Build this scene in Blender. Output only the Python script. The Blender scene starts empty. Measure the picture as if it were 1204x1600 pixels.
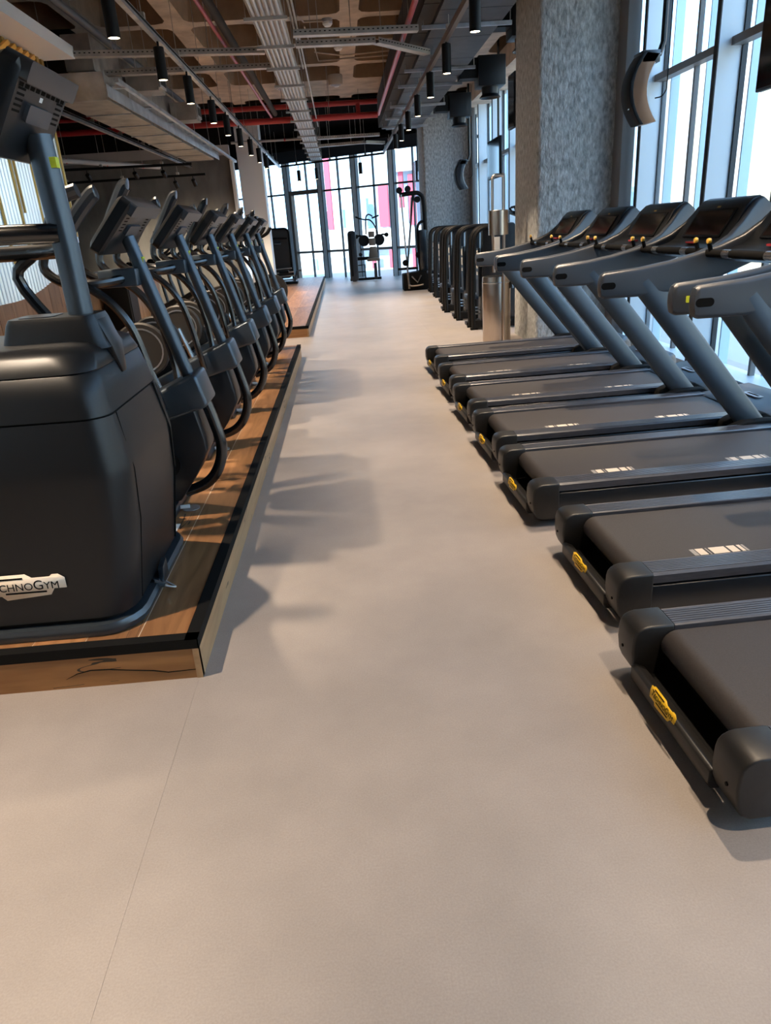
import bpy, bmesh, math, random
from mathutils import Vector, Matrix
from math import radians as rad, sin, cos, pi
random.seed(7)
S = bpy.context.scene
COL = S.collection

# ------------------------------------------------------------------ camera
def cam_matrix(pitch, yaw, roll, h):
    B = Matrix(((1, 0, 0), (0, 0, -1), (0, 1, 0)))
    Rz = Matrix(((cos(yaw), -sin(yaw), 0), (sin(yaw), cos(yaw), 0), (0, 0, 1)))
    P = Matrix(((1, 0, 0), (0, cos(pitch), -sin(pitch)), (0, sin(pitch), cos(pitch))))
    Q = Matrix(((cos(roll), -sin(roll), 0), (sin(roll), cos(roll), 0), (0, 0, 1)))
    R = (Q @ P @ B @ Rz).transposed()
    m = Matrix.Identity(4)
    for i in range(3):
        m[i][0] = R[i][0]; m[i][1] = -R[i][1]; m[i][2] = -R[i][2]
    m[2][3] = h
    return m
cd = bpy.data.cameras.new('camera'); cam = bpy.data.objects.new('camera', cd); COL.objects.link(cam)
cd.sensor_fit = 'VERTICAL'; cd.sensor_height = 36; cd.lens = 36 * 1098 / 1600
cd.clip_start = .05; cd.clip_end = 300
cam.matrix_world = cam_matrix(rad(21.95), rad(1.93), rad(-3.96), 1.6)
S.camera = cam

# ------------------------------------------------------------------ world, sun, exposure
w = bpy.data.worlds.new('sky'); S.world = w; w.use_nodes = True
nt = w.node_tree; bg = nt.nodes['Background']
tc = nt.nodes.new('ShaderNodeTexCoord'); sx = nt.nodes.new('ShaderNodeSeparateXYZ')
cr = nt.nodes.new('ShaderNodeValToRGB')
nt.links.new(tc.outputs['Generated'], sx.inputs[0]); nt.links.new(sx.outputs['Z'], cr.inputs[0])
cr.color_ramp.elements[0].color = (.42, .70, 1.0, 1); cr.color_ramp.elements[0].position = 0.0
cr.color_ramp.elements[1].color = (.32, .60, 1.0, 1); cr.color_ramp.elements[1].position = .7
nt.links.new(cr.outputs[0], bg.inputs[0]); bg.inputs[1].default_value = 3.4
sd = bpy.data.lights.new('sun', 'SUN'); so = bpy.data.objects.new('sun', sd); COL.objects.link(so)
sd.energy = 6.0; sd.angle = rad(2); sd.color = (1, .93, .8)
so.rotation_euler = Vector((.62, .5, -.75)).to_track_quat('-Z', 'Y').to_euler()
so.location = (-20, -20, 25)
S.view_settings.view_transform = 'Standard'; S.view_settings.look = 'None'
S.view_settings.gamma = 1; S.view_settings.use_curve_mapping = False
S.view_settings.exposure = 0.5
S.cycles.use_denoising = True
S.cycles.max_bounces = 8; S.cycles.diffuse_bounces = 4; S.cycles.glossy_bounces = 4
S.cycles.transparent_max_bounces = 16; S.cycles.sample_clamp_indirect = 6
SPOT_W = 330.0
WARM = (1.0, .78, .56)

# ------------------------------------------------------------------ materials
MATS = {}
def mat(name, col, rough=.5, metal=0, noise=0, nscale=20, bump=0, bscale=60, stretch=None, spec=.5, coat=0, emit=None, estr=0):
    if name in MATS: return MATS[name]
    m = bpy.data.materials.new(name); m.use_nodes = True; MATS[name] = m
    n = m.node_tree.nodes; l = m.node_tree.links; b = n['Principled BSDF']
    b.inputs['Base Color'].default_value = (*col, 1); b.inputs['Roughness'].default_value = rough
    b.inputs['Metallic'].default_value = metal; b.inputs['Specular IOR Level'].default_value = spec
    if coat: b.inputs['Coat Weight'].default_value = coat; b.inputs['Coat Roughness'].default_value = .15
    if emit: b.inputs['Emission Color'].default_value = (*emit, 1); b.inputs['Emission Strength'].default_value = estr
    if noise or bump:
        t = n.new('ShaderNodeTexCoord'); mp = n.new('ShaderNodeMapping')
        if stretch: mp.inputs['Scale'].default_value = stretch
        l.new(t.outputs['Object'], mp.inputs[0])
    if noise:
        x = n.new('ShaderNodeTexNoise'); x.inputs['Scale'].default_value = nscale; x.inputs['Detail'].default_value = 5
        l.new(mp.outputs[0], x.inputs['Vector'])
        r = n.new('ShaderNodeMix'); r.data_type = 'RGBA'
        r.inputs['A'].default_value = (*[c * (1 - noise) for c in col], 1); r.inputs['B'].default_value = (*[min(1, c * (1 + noise)) for c in col], 1)
        rr = n.new('ShaderNodeMapRange'); rr.inputs[1].default_value = .3; rr.inputs[2].default_value = .7
        l.new(x.outputs['Fac'], rr.inputs[0]); l.new(rr.outputs[0], r.inputs['Factor']); l.new(r.outputs['Result'], b.inputs['Base Color'])
    if bump:
        x2 = n.new('ShaderNodeTexNoise'); x2.inputs['Scale'].default_value = bscale; x2.inputs['Detail'].default_value = 4
        l.new(mp.outputs[0], x2.inputs['Vector'])
        bu = n.new('ShaderNodeBump'); bu.inputs['Strength'].default_value = bump; bu.inputs['Distance'].default_value = .02
        l.new(x2.outputs['Fac'], bu.inputs['Height']); l.new(bu.outputs[0], b.inputs['Normal'])
    return m
M_floor = mat('vinyl_floor', (.345, .308, .285), .42, noise=.08, nscale=180, bump=.012, bscale=520, spec=.4)
def cloudy(m, scale, amt):      # broad faint cloudiness over the fine speckle
    n = m.node_tree.nodes; l = m.node_tree.links; b = n['Principled BSDF']; src = b.inputs['Base Color'].links[0].from_socket
    t = n.new('ShaderNodeTexCoord'); x = n.new('ShaderNodeTexNoise'); x.inputs['Scale'].default_value = scale; x.inputs['Detail'].default_value = 6; x.inputs['Roughness'].default_value = .6
    l.new(t.outputs['Object'], x.inputs['Vector']); r = n.new('ShaderNodeMapRange'); r.inputs[1].default_value = .3; r.inputs[2].default_value = .7; r.inputs[3].default_value = 1 - amt; r.inputs[4].default_value = 1 + amt
    l.new(x.outputs['Fac'], r.inputs[0]); h = n.new('ShaderNodeHueSaturation'); l.new(r.outputs[0], h.inputs['Value']); l.new(src, h.inputs['Color']); l.new(h.outputs[0], b.inputs['Base Color'])
cloudy(M_floor, 2.6, .085)
def wood(name, c1, c2, axis='Y', rough=.42):
    m = bpy.data.materials.new(name); m.use_nodes = True; MATS[name] = m
    n = m.node_tree.nodes; l = m.node_tree.links; b = n['Principled BSDF']; b.inputs['Roughness'].default_value = rough
    t = n.new('ShaderNodeTexCoord'); oi = n.new('ShaderNodeObjectInfo'); mp = n.new('ShaderNodeMapping')
    ad = n.new('ShaderNodeVectorMath'); ad.operation = 'ADD'
    mu = n.new('ShaderNodeVectorMath'); mu.operation = 'SCALE'; mu.inputs['Scale'].default_value = 3
    cx = n.new('ShaderNodeCombineXYZ')
    for i in range(3): l.new(oi.outputs['Random'], cx.inputs[i])
    l.new(cx.outputs[0], mu.inputs[0]); l.new(t.outputs['Object'], ad.inputs[0]); l.new(mu.outputs[0], ad.inputs[1]); l.new(ad.outputs[0], mp.inputs[0])
    s = {'X': (1, 9, 9), 'Y': (9, 1, 9), 'Z': (9, 9, 1)}[axis]; mp.inputs['Scale'].default_value = s
    x = n.new('ShaderNodeTexNoise'); x.inputs['Scale'].default_value = 1.6; x.inputs['Detail'].default_value = 8; x.inputs['Distortion'].default_value = 1.2
    l.new(mp.outputs[0], x.inputs['Vector'])
    cr = n.new('ShaderNodeValToRGB'); e = cr.color_ramp.elements
    e[0].position = .3; e[0].color = (*c2, 1); e[1].position = .68; e[1].color = (*c1, 1)
    l.new(x.outputs['Fac'], cr.inputs[0])
    # dark cracks running along the grain
    k = n.new('ShaderNodeTexNoise'); k.inputs['Scale'].default_value = .9; k.inputs['Detail'].default_value = 3
    l.new(mp.outputs[0], k.inputs['Vector'])
    a = n.new('ShaderNodeMath'); a.operation = 'SUBTRACT'; a.inputs[1].default_value = .5; l.new(k.outputs['Fac'], a.inputs[0])
    ab = n.new('ShaderNodeMath'); ab.operation = 'ABSOLUTE'; l.new(a.outputs[0], ab.inputs[0])
    lt = n.new('ShaderNodeMath'); lt.operation = 'LESS_THAN'; lt.inputs[1].default_value = .006; l.new(ab.outputs[0], lt.inputs[0])
    k2 = n.new('ShaderNodeTexNoise'); k2.inputs['Scale'].default_value = 1.7; l.new(ad.outputs[0], k2.inputs['Vector'])
    gt = n.new('ShaderNodeMath'); gt.operation = 'GREATER_THAN'; gt.inputs[1].default_value = .6; l.new(k2.outputs['Fac'], gt.inputs[0])
    mm = n.new('ShaderNodeMath'); mm.operation = 'MULTIPLY'; l.new(lt.outputs[0], mm.inputs[0]); l.new(gt.outputs[0], mm.inputs[1])
    hsv = n.new('ShaderNodeHueSaturation'); mr = n.new('ShaderNodeMapRange'); mr.inputs[3].default_value = .75; mr.inputs[4].default_value = 1.2
    l.new(oi.outputs['Random'], mr.inputs[0]); l.new(mr.outputs[0], hsv.inputs['Value']); l.new(cr.outputs[0], hsv.inputs['Color'])
    mx = n.new('ShaderNodeMix'); mx.data_type = 'RGBA'; mx.inputs['B'].default_value = (.03, .02, .012, 1)
    l.new(mm.outputs[0], mx.inputs['Factor']); l.new(hsv.outputs[0], mx.inputs['A']); l.new(mx.outputs['Result'], b.inputs['Base Color'])
    return m
M_oak = wood('oak_plank', (.40, .20, .085), (.22, .10, .038), 'Y')
M_oakx = wood('oak_fascia', (.46, .22, .075), (.30, .13, .04), 'X')
M_oakf = wood('oak_side_fascia', (.42, .27, .14), (.30, .18, .09), 'Y')
M_wallwood = wood('wall_oak', (.40, .23, .12), (.26, .14, .07), 'Z', .5)
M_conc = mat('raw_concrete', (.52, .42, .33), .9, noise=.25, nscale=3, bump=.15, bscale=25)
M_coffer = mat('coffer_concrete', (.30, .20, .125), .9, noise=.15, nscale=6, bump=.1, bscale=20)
M_plaster = mat('rough_plaster', (.47, .485, .48), .85, noise=.42, nscale=30, bump=1.0, bscale=38, stretch=(1, 1, .45))
M_darkconc = mat('dark_concrete', (.15, .15, .15), .8, noise=.45, nscale=1.6, bump=.15, bscale=20, stretch=(1, 1, .4))
M_white = mat('white_paint', (.72, .73, .74), .6)
M_greypaint = mat('grey_paint', (.42, .41, .42), .6)
M_darkgrey = mat('dark_grey_paint', (.05, .05, .052), .9)
M_blackceil = mat('black_paint', (.012, .011, .011), 1.0, spec=0)
M_black = mat('black_plastic', (.0045, .0047, .0055), .5, spec=.25, bump=.03, bscale=500)
M_shroud = mat('black_shroud', (.0075, .010, .014), .38, .4, spec=.7, bump=.03, bscale=600)
M_blk_matte = mat('matte_black', (.004, .004, .004), .8, spec=.2)
M_tube = mat('satin_black_tube', (.005, .006, .008), .25, spec=1.0)
M_slate = mat('slate_plastic', (.010, .015, .023), .30, spec=1.0)
M_post = mat('satin_anthracite', (.085, .108, .135), .36, .7)
M_slate2 = mat('slate_soft_grip', (.034, .041, .054), .42, spec=.9)
M_tail = mat('charcoal_plastic', (.016, .0155, .0155), .42, noise=.12, nscale=60)
M_rail = mat('ribbed_rail', (.060, .062, .075), .32, spec=1.0, noise=.35, nscale=18, stretch=(1, 14, 14))
M_belt = mat('running_belt', (.038, .033, .033), .58, noise=.18, nscale=200, bump=.12, bscale=700)
M_screen = mat('screen_glass', (.006, .006, .007), .08)
M_silver = mat('silver_metal', (.62, .62, .62), .25, 1)
M_steel = mat('brushed_steel', (.55, .47, .40), .28, 1, noise=.1, nscale=30, stretch=(30, 30, .3))
M_galv = mat('galvanised_steel', (.55, .56, .58), .38, .85, noise=.25, nscale=5)
M_galvdull = mat('dull_galvanised', (.46, .43, .39), .45, .6, noise=.25, nscale=4)
M_duct = mat('dark_duct', (.09, .09, .095), .5, .5, noise=.2, nscale=5)
M_ductside = mat('duct_insulation', (.035, .03, .026), .8)
M_red = mat('red_pipe_paint', (.42, .03, .035), .4)
M_alu = mat('pale_aluminium', (.74, .82, .88), .45, .1)
M_alu_dark = mat('dark_gasket', (.02, .022, .026), .5)
M_trimgrey = mat('trim_grey', (.20, .19, .185), .5)
M_yellow = mat('yellow_badge', (.85, .52, .02), .45)
M_lime = mat('lime_tag', (.62, .70, .04), .5)
M_ink = mat('black_ink', (.005, .005, .005), .8, spec=.1)
M_cream = mat('cream_print', (.80, .70, .58), .55)
M_greyprint = mat('grey_print', (.30, .28, .26), .6)
M_beige = mat('beige_print', (.62, .54, .45), .6)
M_orange = mat('amber_knob', (.85, .50, .08), .35)
M_copper = mat('copper_panel', (.30, .16, .09), .45, .3)
M_paper = mat('white_paper', (.85, .84, .82), .7)
M_gold = mat('gold_strip', (.62, .40, .12), .35, .7)
M_cordwhite = mat('cable_grey', (.55, .55, .56), .45)
M_taupe = mat('taupe_upholstery', (.16, .12, .09), .7)
M_bluepad = mat('navy_upholstery', (.03, .055, .10), .6)
M_disc = mat('bronze_disc', (.03, .026, .022), .5, 0)
M_lens = mat('lamp_lens', (1, .85, .6), .5, emit=(1, .78, .5), estr=14)
M_corr = mat('corrugated_white', (.86, .92, .97), .32, .9)
M_extwhite = mat('exterior_white', (.80, .79, .74), .8)
M_extcream = mat('exterior_cream', (.85, .74, .48), .8)
M_extred = mat('exterior_red', (.66, .10, .14), .7)
M_extblue = mat('exterior_blue_glass', (.35, .45, .55), .2)
M_extpale = mat('exterior_pale_blue', (.50, .62, .70), .7)
M_extgrey = mat('exterior_grey', (.5, .52, .55), .8)
M_ground = mat('pale_paving', (.5, .48, .45), .9)
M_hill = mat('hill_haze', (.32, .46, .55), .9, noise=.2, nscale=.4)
def glass(name, tint=(.93, .98, 1), refl=.06):
    m = bpy.data.materials.new(name); m.use_nodes = True; n = m.node_tree.nodes; l = m.node_tree.links
    n.remove(n['Principled BSDF']); o = n['Material Output']
    tr = n.new('ShaderNodeBsdfTransparent'); tr.inputs[0].default_value = (*tint, 1)
    gl = n.new('ShaderNodeBsdfGlossy'); gl.inputs['Roughness'].default_value = .02
    fr = n.new('ShaderNodeLayerWeight'); fr.inputs[0].default_value = .08
    ml = n.new('ShaderNodeMath'); ml.operation = 'MULTIPLY'; ml.inputs[1].default_value = .5; l.new(fr.outputs['Fresnel'], ml.inputs[0])
    mx = n.new('ShaderNodeMixShader'); l.new(ml.outputs[0], mx.inputs[0]); l.new(tr.outputs[0], mx.inputs[1]); l.new(gl.outputs[0], mx.inputs[2])
    l.new(mx.outputs[0], o.inputs[0]); return m
M_glass = glass('clear_glass')
M_fin = mat('pale_blue_fin', (.60, .78, .88), .3)

# ------------------------------------------------------------------ mesh helpers
class MB:
    def __init__(s, o=(0, 0, 0)): s.v = []; s.f = []; s.o = Vector(o)
    def add(s, vs, fs):
        b = len(s.v); s.v += [Vector(v) - s.o for v in vs]; s.f += [[b + i for i in f] for f in fs]; return s
    def box(s, x0, x1, y0, y1, z0, z1):
        return s.add([(x, y, z) for z in (z0, z1) for y in (y0, y1) for x in (x0, x1)],
                     [(0, 2, 3, 1), (4, 5, 7, 6), (0, 1, 5, 4), (2, 6, 7, 3), (0, 4, 6, 2), (1, 3, 7, 5)])
    def prism(s, pts, a0, a1, axis='y', fn=None):
        n = len(pts)
        def P(p, a): return {'y': (p[0], a, p[1]), 'x': (a, p[0], p[1]), 'z': (p[0], p[1], a)}[axis]
        vs = [P(p, a0) for p in pts] + [P(p, a1) for p in pts]
        if fn: vs = [fn(v) for v in vs]
        return s.add(vs, [list(range(n))[::-1], list(range(n, 2 * n))] + [(i, (i + 1) % n, n + (i + 1) % n, n + i) for i in range(n)])
    def loft(s, rings, cap=True):
        n = len(rings[0]); vs = [v for r in rings for v in r]; fs = []
        for k in range(len(rings) - 1):
            for i in range(n): fs.append((k * n + i, k * n + (i + 1) % n, (k + 1) * n + (i + 1) % n, (k + 1) * n + i))
        if cap: fs.append(list(range(n))[::-1]); fs.append([(len(rings) - 1) * n + i for i in range(n)])
        return s.add(vs, fs)
    def tube(s, pts, r, n=10, ry=None, up=None, cap=True):
        pts = [Vector(p) for p in pts]; rings = []
        rs = r if isinstance(r, (list, tuple)) else [r] * len(pts)
        ref = Vector(up) if up else None; prev = None
        for i, p in enumerate(pts):
            a = pts[max(0, i - 1)]; b = pts[min(len(pts) - 1, i + 1)]; d = (b - a).normalized()
            if ref is None:
                ref = Vector((0, 0, 1)) if abs(d.z) < .9 else Vector((0, 1, 0))
            u = d.cross(ref)
            if u.length < 1e-4: u = d.orthogonal()
            u.normalize(); vv = u.cross(d).normalized()
            if not up: ref = vv
            q = ry if ry else 1
            rings.append([p + u * cos(2 * pi * k / n) * rs[i] + vv * sin(2 * pi * k / n) * rs[i] * q for k in range(n)])
        return s.loft(rings, cap)
    def lathe(s, prof, c=(0, 0, 0), axis='z', n=16, cap=True):
        c = Vector(c); rings = []
        for r, h in prof:
            ring = []
            for k in range(n):
                a = 2 * pi * k / n; x, y = r * cos(a), r * sin(a)
                ring.append(c + Vector({'z': (x, y, h), 'x': (h, x, y), 'y': (y, h, x)}[axis]))
            rings.append(ring)
        return s.loft(rings, cap)
    def bar(s, a, b, w, h, up=(0, 0, 1)):
        a = Vector(a); b = Vector(b); d = (b - a).normalized(); u = d.cross(Vector(up)).normalized(); vv = u.cross(d)
        q = lambda p: [p + u * w / 2 - vv * h / 2, p + u * w / 2 + vv * h / 2, p - u * w / 2 + vv * h / 2, p - u * w / 2 - vv * h / 2]
        return s.loft([q(a), q(b)])
    def mesh(s, name, m, bevel=0, seg=2, smooth=35):
        me = bpy.data.meshes.new(name); me.from_pydata([tuple(v) for v in s.v], [], s.f)
        bm = bmesh.new(); bm.from_mesh(me); bmesh.ops.recalc_face_normals(bm, faces=bm.faces)
        if bevel:
            es = [e for e in bm.edges if len(e.link_faces) == 2 and e.calc_face_angle(0) > rad(28)]
            bmesh.ops.bevel(bm, geom=es, offset=bevel, segments=seg, profile=.5, affect='EDGES', clamp_overlap=True)
        for f in bm.faces: f.smooth = True
        bm.to_mesh(me); bm.free()
        if smooth: me.set_sharp_from_angle(angle=rad(smooth))
        me.materials.append(m); return me
    def build(s, name, m, parent=None, bevel=0, seg=2, smooth=35, label=None):
        return link(name, s.mesh(name, m, bevel, seg, smooth), parent, label=label)
def link(name, me, parent=None, loc=None, label=None):
    o = bpy.data.objects.new(name, me); COL.objects.link(o)
    if parent: o.parent = parent
    if loc: o.location = loc
    if label: o['label'] = label
    return o
def tag(o, label, cat, group=None, kind=None):
    o['label'] = label; o['category'] = cat
    if group: o['group'] = group
    if kind: o['kind'] = kind
    return o
def thing(name, label, cat, loc=(0, 0, 0), rz=0, group=None):
    o = bpy.data.objects.new(name, None); COL.objects.link(o); o.location = loc; o.rotation_euler = (0, 0, rz)
    o.empty_display_size = .1
    return tag(o, label, cat, group)
def struct(o): o['kind'] = 'structure'; return o
def sroot(name):
    o = bpy.data.objects.new(name, None); COL.objects.link(o); return struct(o)
def copy_tree(o, parent=None):
    c = o.copy(); COL.objects.link(c)
    if parent: c.parent = parent
    for ch in KIDS(o): copy_tree(ch, c)
    return c
def KIDS(o): return [c for c in COL.objects if c.parent == o]
def rrect(cx, cy, hx, hy, r, n=4):
    out = []
    for (sx, sy, a0) in ((1, 1, 0), (-1, 1, 90), (-1, -1, 180), (1, -1, 270)):
        for k in range(n + 1):
            a = rad(a0 + 90 * k / n); out.append((cx + sx * (hx - r) + r * cos(a), cy + sy * (hy - r) + r * sin(a)))
    return out
def smoothpath(pts, k=4):
    P = [Vector(p) for p in pts]; out = []
    for i in range(len(P) - 1):
        p0 = P[max(0, i - 1)]; p1 = P[i]; p2 = P[i + 1]; p3 = P[min(len(P) - 1, i + 2)]
        for j in range(k):
            t = j / k
            out.append(.5 * ((2 * p1) + (p2 - p0) * t + (2 * p0 - 5 * p1 + 4 * p2 - p3) * t * t + (3 * p1 - p0 - 3 * p2 + p3) * t ** 3))
    out.append(P[-1]); return out
TXT = {}
def text_mesh(body, size, m, caps=None, depth=.0006):
    key = (body, size, m.name)
    if key in TXT: return TXT[key]
    cu = bpy.data.curves.new('lettering', 'FONT'); cu.body = body; cu.size = size; cu.align_x = 'CENTER'; cu.align_y = 'CENTER'
    cu.extrude = depth; cu.small_caps_scale = .78
    if caps:
        for i, ch in enumerate(body):
            cu.body_format[i].use_small_caps = True
    o = bpy.data.objects.new('lettering', cu); COL.objects.link(o)
    dg = bpy.context.evaluated_depsgraph_get(); me = bpy.data.meshes.new_from_object(o.evaluated_get(dg))
    bpy.data.objects.remove(o); me.materials.clear(); me.materials.append(m); TXT[key] = me
    return me
# outline of the maker's badge, width about 1, drawn in its own plane (u right, v up)
BADGE = [(-.5, .02), (-.5, .115), (-.44, .115), (-.40, .155), (.06, .155), (.13, .105), (.33, .105), (.36, .13), (.43, .13), (.5, .08), (.5, -.045),
         (.36, -.045), (.31, -.12), (-.20, -.155), (-.25, -.10), (-.44, -.10), (-.47, -.05)]
def badge(parent, o, ux, uv, width, mplate, mink, name='badge', label=None):
    """plate with lettering: o centre, ux right, uv up (unit vectors in parent space)"""
    ux = Vector(ux).normalized(); uv = Vector(uv).normalized(); un = ux.cross(uv); o = Vector(o)
    b = MB(); t = .003
    f = lambda p, h: o + ux * p[0] * width + uv * p[1] * width + un * h
    n = len(BADGE)
    b.add([f(p, 0) for p in BADGE] + [f(p, t) for p in BADGE], [list(range(n))[::-1], list(range(n, 2 * n))] + [(i, (i + 1) % n, n + (i + 1) % n, n + i) for i in range(n)])
    p = b.build(name, mplate, parent, smooth=0, label=label)
    l = MB()
    for (u0, u1, v) in ((-.36, .03, .095), (-.2, .27, -.085)):
        l.add([f((u0, v), t + .0006), f((u1, v), t + .0006), f((u1, v + .022), t + .0006), f((u0, v + .022), t + .0006)], [(0, 1, 2, 3)])
    l.build('badge_line', mink, p)
    me = text_mesh('TechnoGym', .165, mink, True)
    t_o = link('lettering', me, p)
    mtx = Matrix.Identity(4)
    for i in range(3):
        mtx[i][0] = ux[i] * width; mtx[i][1] = uv[i] * width; mtx[i][2] = un[i] * width; mtx[i][3] = (o + un * (t + .0006) + uv * .002)[i]
    t_o.matrix_local = mtx
    return p

# ================================================================== STRUCTURE
GX = 3.6   # glass plane of the right-hand curtain wall
H = 4.6    # underside of the waffle slab
fl = struct(MB().box(-9, 4.2, -4, 31, -.2, -.004).build('floor', M_floor))
for k, (xa, xb) in enumerate(((-9, -6.7), (-6.7, -4.7), (-4.7, -2.7), (-2.7, -.7), (-.7, 1.3), (1.3, 3.3), (3.3, 4.2))):
    for ya, yb in ((-4, 7.4), (7.4, 19), (19, 31)):
        MB().box(xa + .0003, xb - .0003, ya + .0003, yb - .0003, -.004, 0).build('floor_sheet', M_floor, fl)
def waffle():
    rib, cof = MB(), MB(); px, py = 1.28, 1.62; x0 = .39 - 6 * px; y0 = 12.62 - 10 * 1.62
    for i in range(9):
        for j in range(15):
            ax, ay = x0 + i * px, y0 + j * py
            solid = j in (13,)
            c = [(ax, ay), (ax + px, ay), (ax + px, ay + py), (ax, ay + py)]
            if solid:
                rib.add([(p[0], p[1], H) for p in c], [(0, 1, 2, 3)]); continue
            hx, hy, r = px / 2 - .14, py / 2 - .12, .16; cx, cy = ax + px / 2, ay + py / 2
            lo = rrect(cx, cy, hx, hy, r, 2); hi = rrect(cx, cy, hx - .06, hy - .06, r, 2); n = len(lo)
            vs = [(*p, H) for p in c] + [(*p, H) for p in lo]
            fs = []
            K = n // 4     # corner ordering of rrect: (+,+),(-,+),(-,-),(+,-)
            cor = [2, 3, 0, 1]
            for q in range(4):
                base = 4 + q * K
                for k in range(K - 1): fs.append((cor[q], base + k + 1, base + k))
                nb = 4 + ((q + 1) % 4) * K
                fs.append((cor[q], cor[(q + 1) % 4], nb, base + K - 1))
            rib.add(vs, fs)
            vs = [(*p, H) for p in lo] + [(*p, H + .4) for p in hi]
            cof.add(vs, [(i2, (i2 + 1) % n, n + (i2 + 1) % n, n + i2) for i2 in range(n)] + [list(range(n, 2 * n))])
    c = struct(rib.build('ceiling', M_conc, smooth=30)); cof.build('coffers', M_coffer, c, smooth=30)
    MB().box(-9, 4.3, -4, 31.5, H + .42, H + .6).build('slab', M_conc, c)
    d = MB().box(-7.3, GX + .4, 19.66, 26, H - .1, H).build('dark_panel', M_blackceil, c)
    MB().box(-9, -3.7, 12.4, 20.6, H - .12, H - .01).build('dark_panel', M_blackceil, c)
    MB().box(-9, -7.3, -4, 26, H - .05, H).build('edge_panel', M_conc, c)
waffle()
# back bulkhead above the far glass is built with the far wall
# closed sides out of view
struct(MB().box(-9, 4.2, -4.2, -4, 0, 5.2).build('wall_rear', M_darkgrey))
struct(MB().box(-9.2, -9, -4, 31, 0, 5.2).build('wall_outer', M_darkgrey))
# dark concrete wall at the back left
bw = struct(MB().box(-9, -2.72, 20.6, 20.8, 0, 3.62).build('wall_back', M_darkconc))
MB().box(-9, -2.72, 20.6, 20.8, 3.62, 3.86).build('upper_band', M_greypaint, bw)
MB().box(-9, -2.72, 20.6, 20.8, 3.86, H).build('upper_band', M_blackceil, bw)
struct(MB().box(-2.72, -2.64, 20.5, 20.8, 0, 3.5).build('trim_1', M_white))
struct(MB().box(-2.62, -1.98, 21.4, 22.0, .176, H).build('column_gypsum', M_white))
# left wall with planks
WX = -3.4
wl = struct(MB().box(WX - .25, WX - .03, -4, 10.0, 0, 3.75).build('wall_left', M_greypaint))
MB().box(WX - .25, WX - .03, 10.0, 13.6, 0, 1.28).build('low_wall', M_greypaint, wl)
y = -3.9
while y < 13.5:
    wdt = .34
    p = MB((WX - .015, y + wdt / 2, .6)).box(WX - .03, WX - random.uniform(0, .006), y + .004, y + wdt - .004, .02, 1.32 if y + wdt < 10 else 1.27).build('plank', M_wallwood, wl)
    p.location = (WX - .015, y + wdt / 2, .6); y += wdt
# corrugated sheet with the rounded lower edge
def corrugated():
    b = MB(); ys = []; y = -2.0
    while y < 9.95: ys.append(y); y += .02
    def zb(y):
        if y < 7.6: return 1.14
        t = (y - 7.6) / 2.35; return 1.14 + .55 * t * t
    vs = []; k = 0
    for i, yy in enumerate(ys):
        d = .008 if (i // 2) % 2 else .022
        vs += [(WX + .006 + d, yy, zb(yy)), (WX + .006 + d, yy, 3.05)]
    b.add(vs, [(2 * i, 2 * i + 2, 2 * i + 3, 2 * i + 1) for i in range(len(ys) - 1)])
    t = thing('corrugated_panel', 'white corrugated metal wall panel with rounded lower edge on the left wall', 'wall panel', (WX, 8, 1.1))
    b2 = MB((WX, 8, 1.1)); b2.v = [v - Vector((WX, 8, 1.1)) for v in b.v]; b2.f = b.f
    b2.build('corrugated_sheet', M_corr, t, smooth=20)
    for i, (yy, z0, z1) in enumerate(((7.0, 1.6, 3.05), (7.25, 1.3, 3.05), (7.9, 1.5, 3.05), (8.35, 1.5, 3.05), (8.45, 2.0, 3.05), (8.9, 1.7, 3.05), (9.35, 1.9, 3.05), (9.9, 1.75, 3.05), (6.2, 1.4, 3.05), (5.4, 1.5, 3.05))):
        MB((WX, 8, 1.1)).box(WX + .025, WX + .045, yy - .012, yy + .012, z0, z1).build('gold_strip', M_gold, t)
corrugated()
# gold slats under the canopy
t = thing('gold_slat_panel', 'row of vertical gold slats under the white canopy on the left wall', 'wall panel', (WX, 8, 3.05))
MB((WX, 8, 3.05)).box(WX - .02, WX + .012, -2, 10, 3.05, 3.70).build('backing', M_greypaint, t)
sl = MB((0, 0, 0)).box(0, .05, -.035, .035, 0, .64).mesh('slat', M_gold)
yy = 3.0
while yy < 9.98: link('slat', sl, t, (.012, yy - 8, .008)); yy += .15
dg_ = MB((0, 0, 0)).box(0, .04, -1.3, 0, -.022, .022).mesh('diagonal_slat', mat('lit_gold', (.85, .42, .06), .4))
for k in range(5):
    o = link('diagonal_slat', dg_, t, (.065, .88 + .17 * k, .61)); o.rotation_euler = (rad(25), 0, 0)
t = thing('canopy', 'white boxed canopy jutting from the left wall above the gold slats', 'canopy', (WX, 8, 3.7))
MB((WX, 8, 3.7)).box(WX - .3, -2.98, -3, 9.98, 3.70, 3.83).build('canopy_slab', M_white, t)
MB((WX, 8, 3.7)).box(WX - .3, -3.25, -3, 8.9, 3.83, 4.58).build('canopy_upstand', M_greypaint, t)

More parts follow.
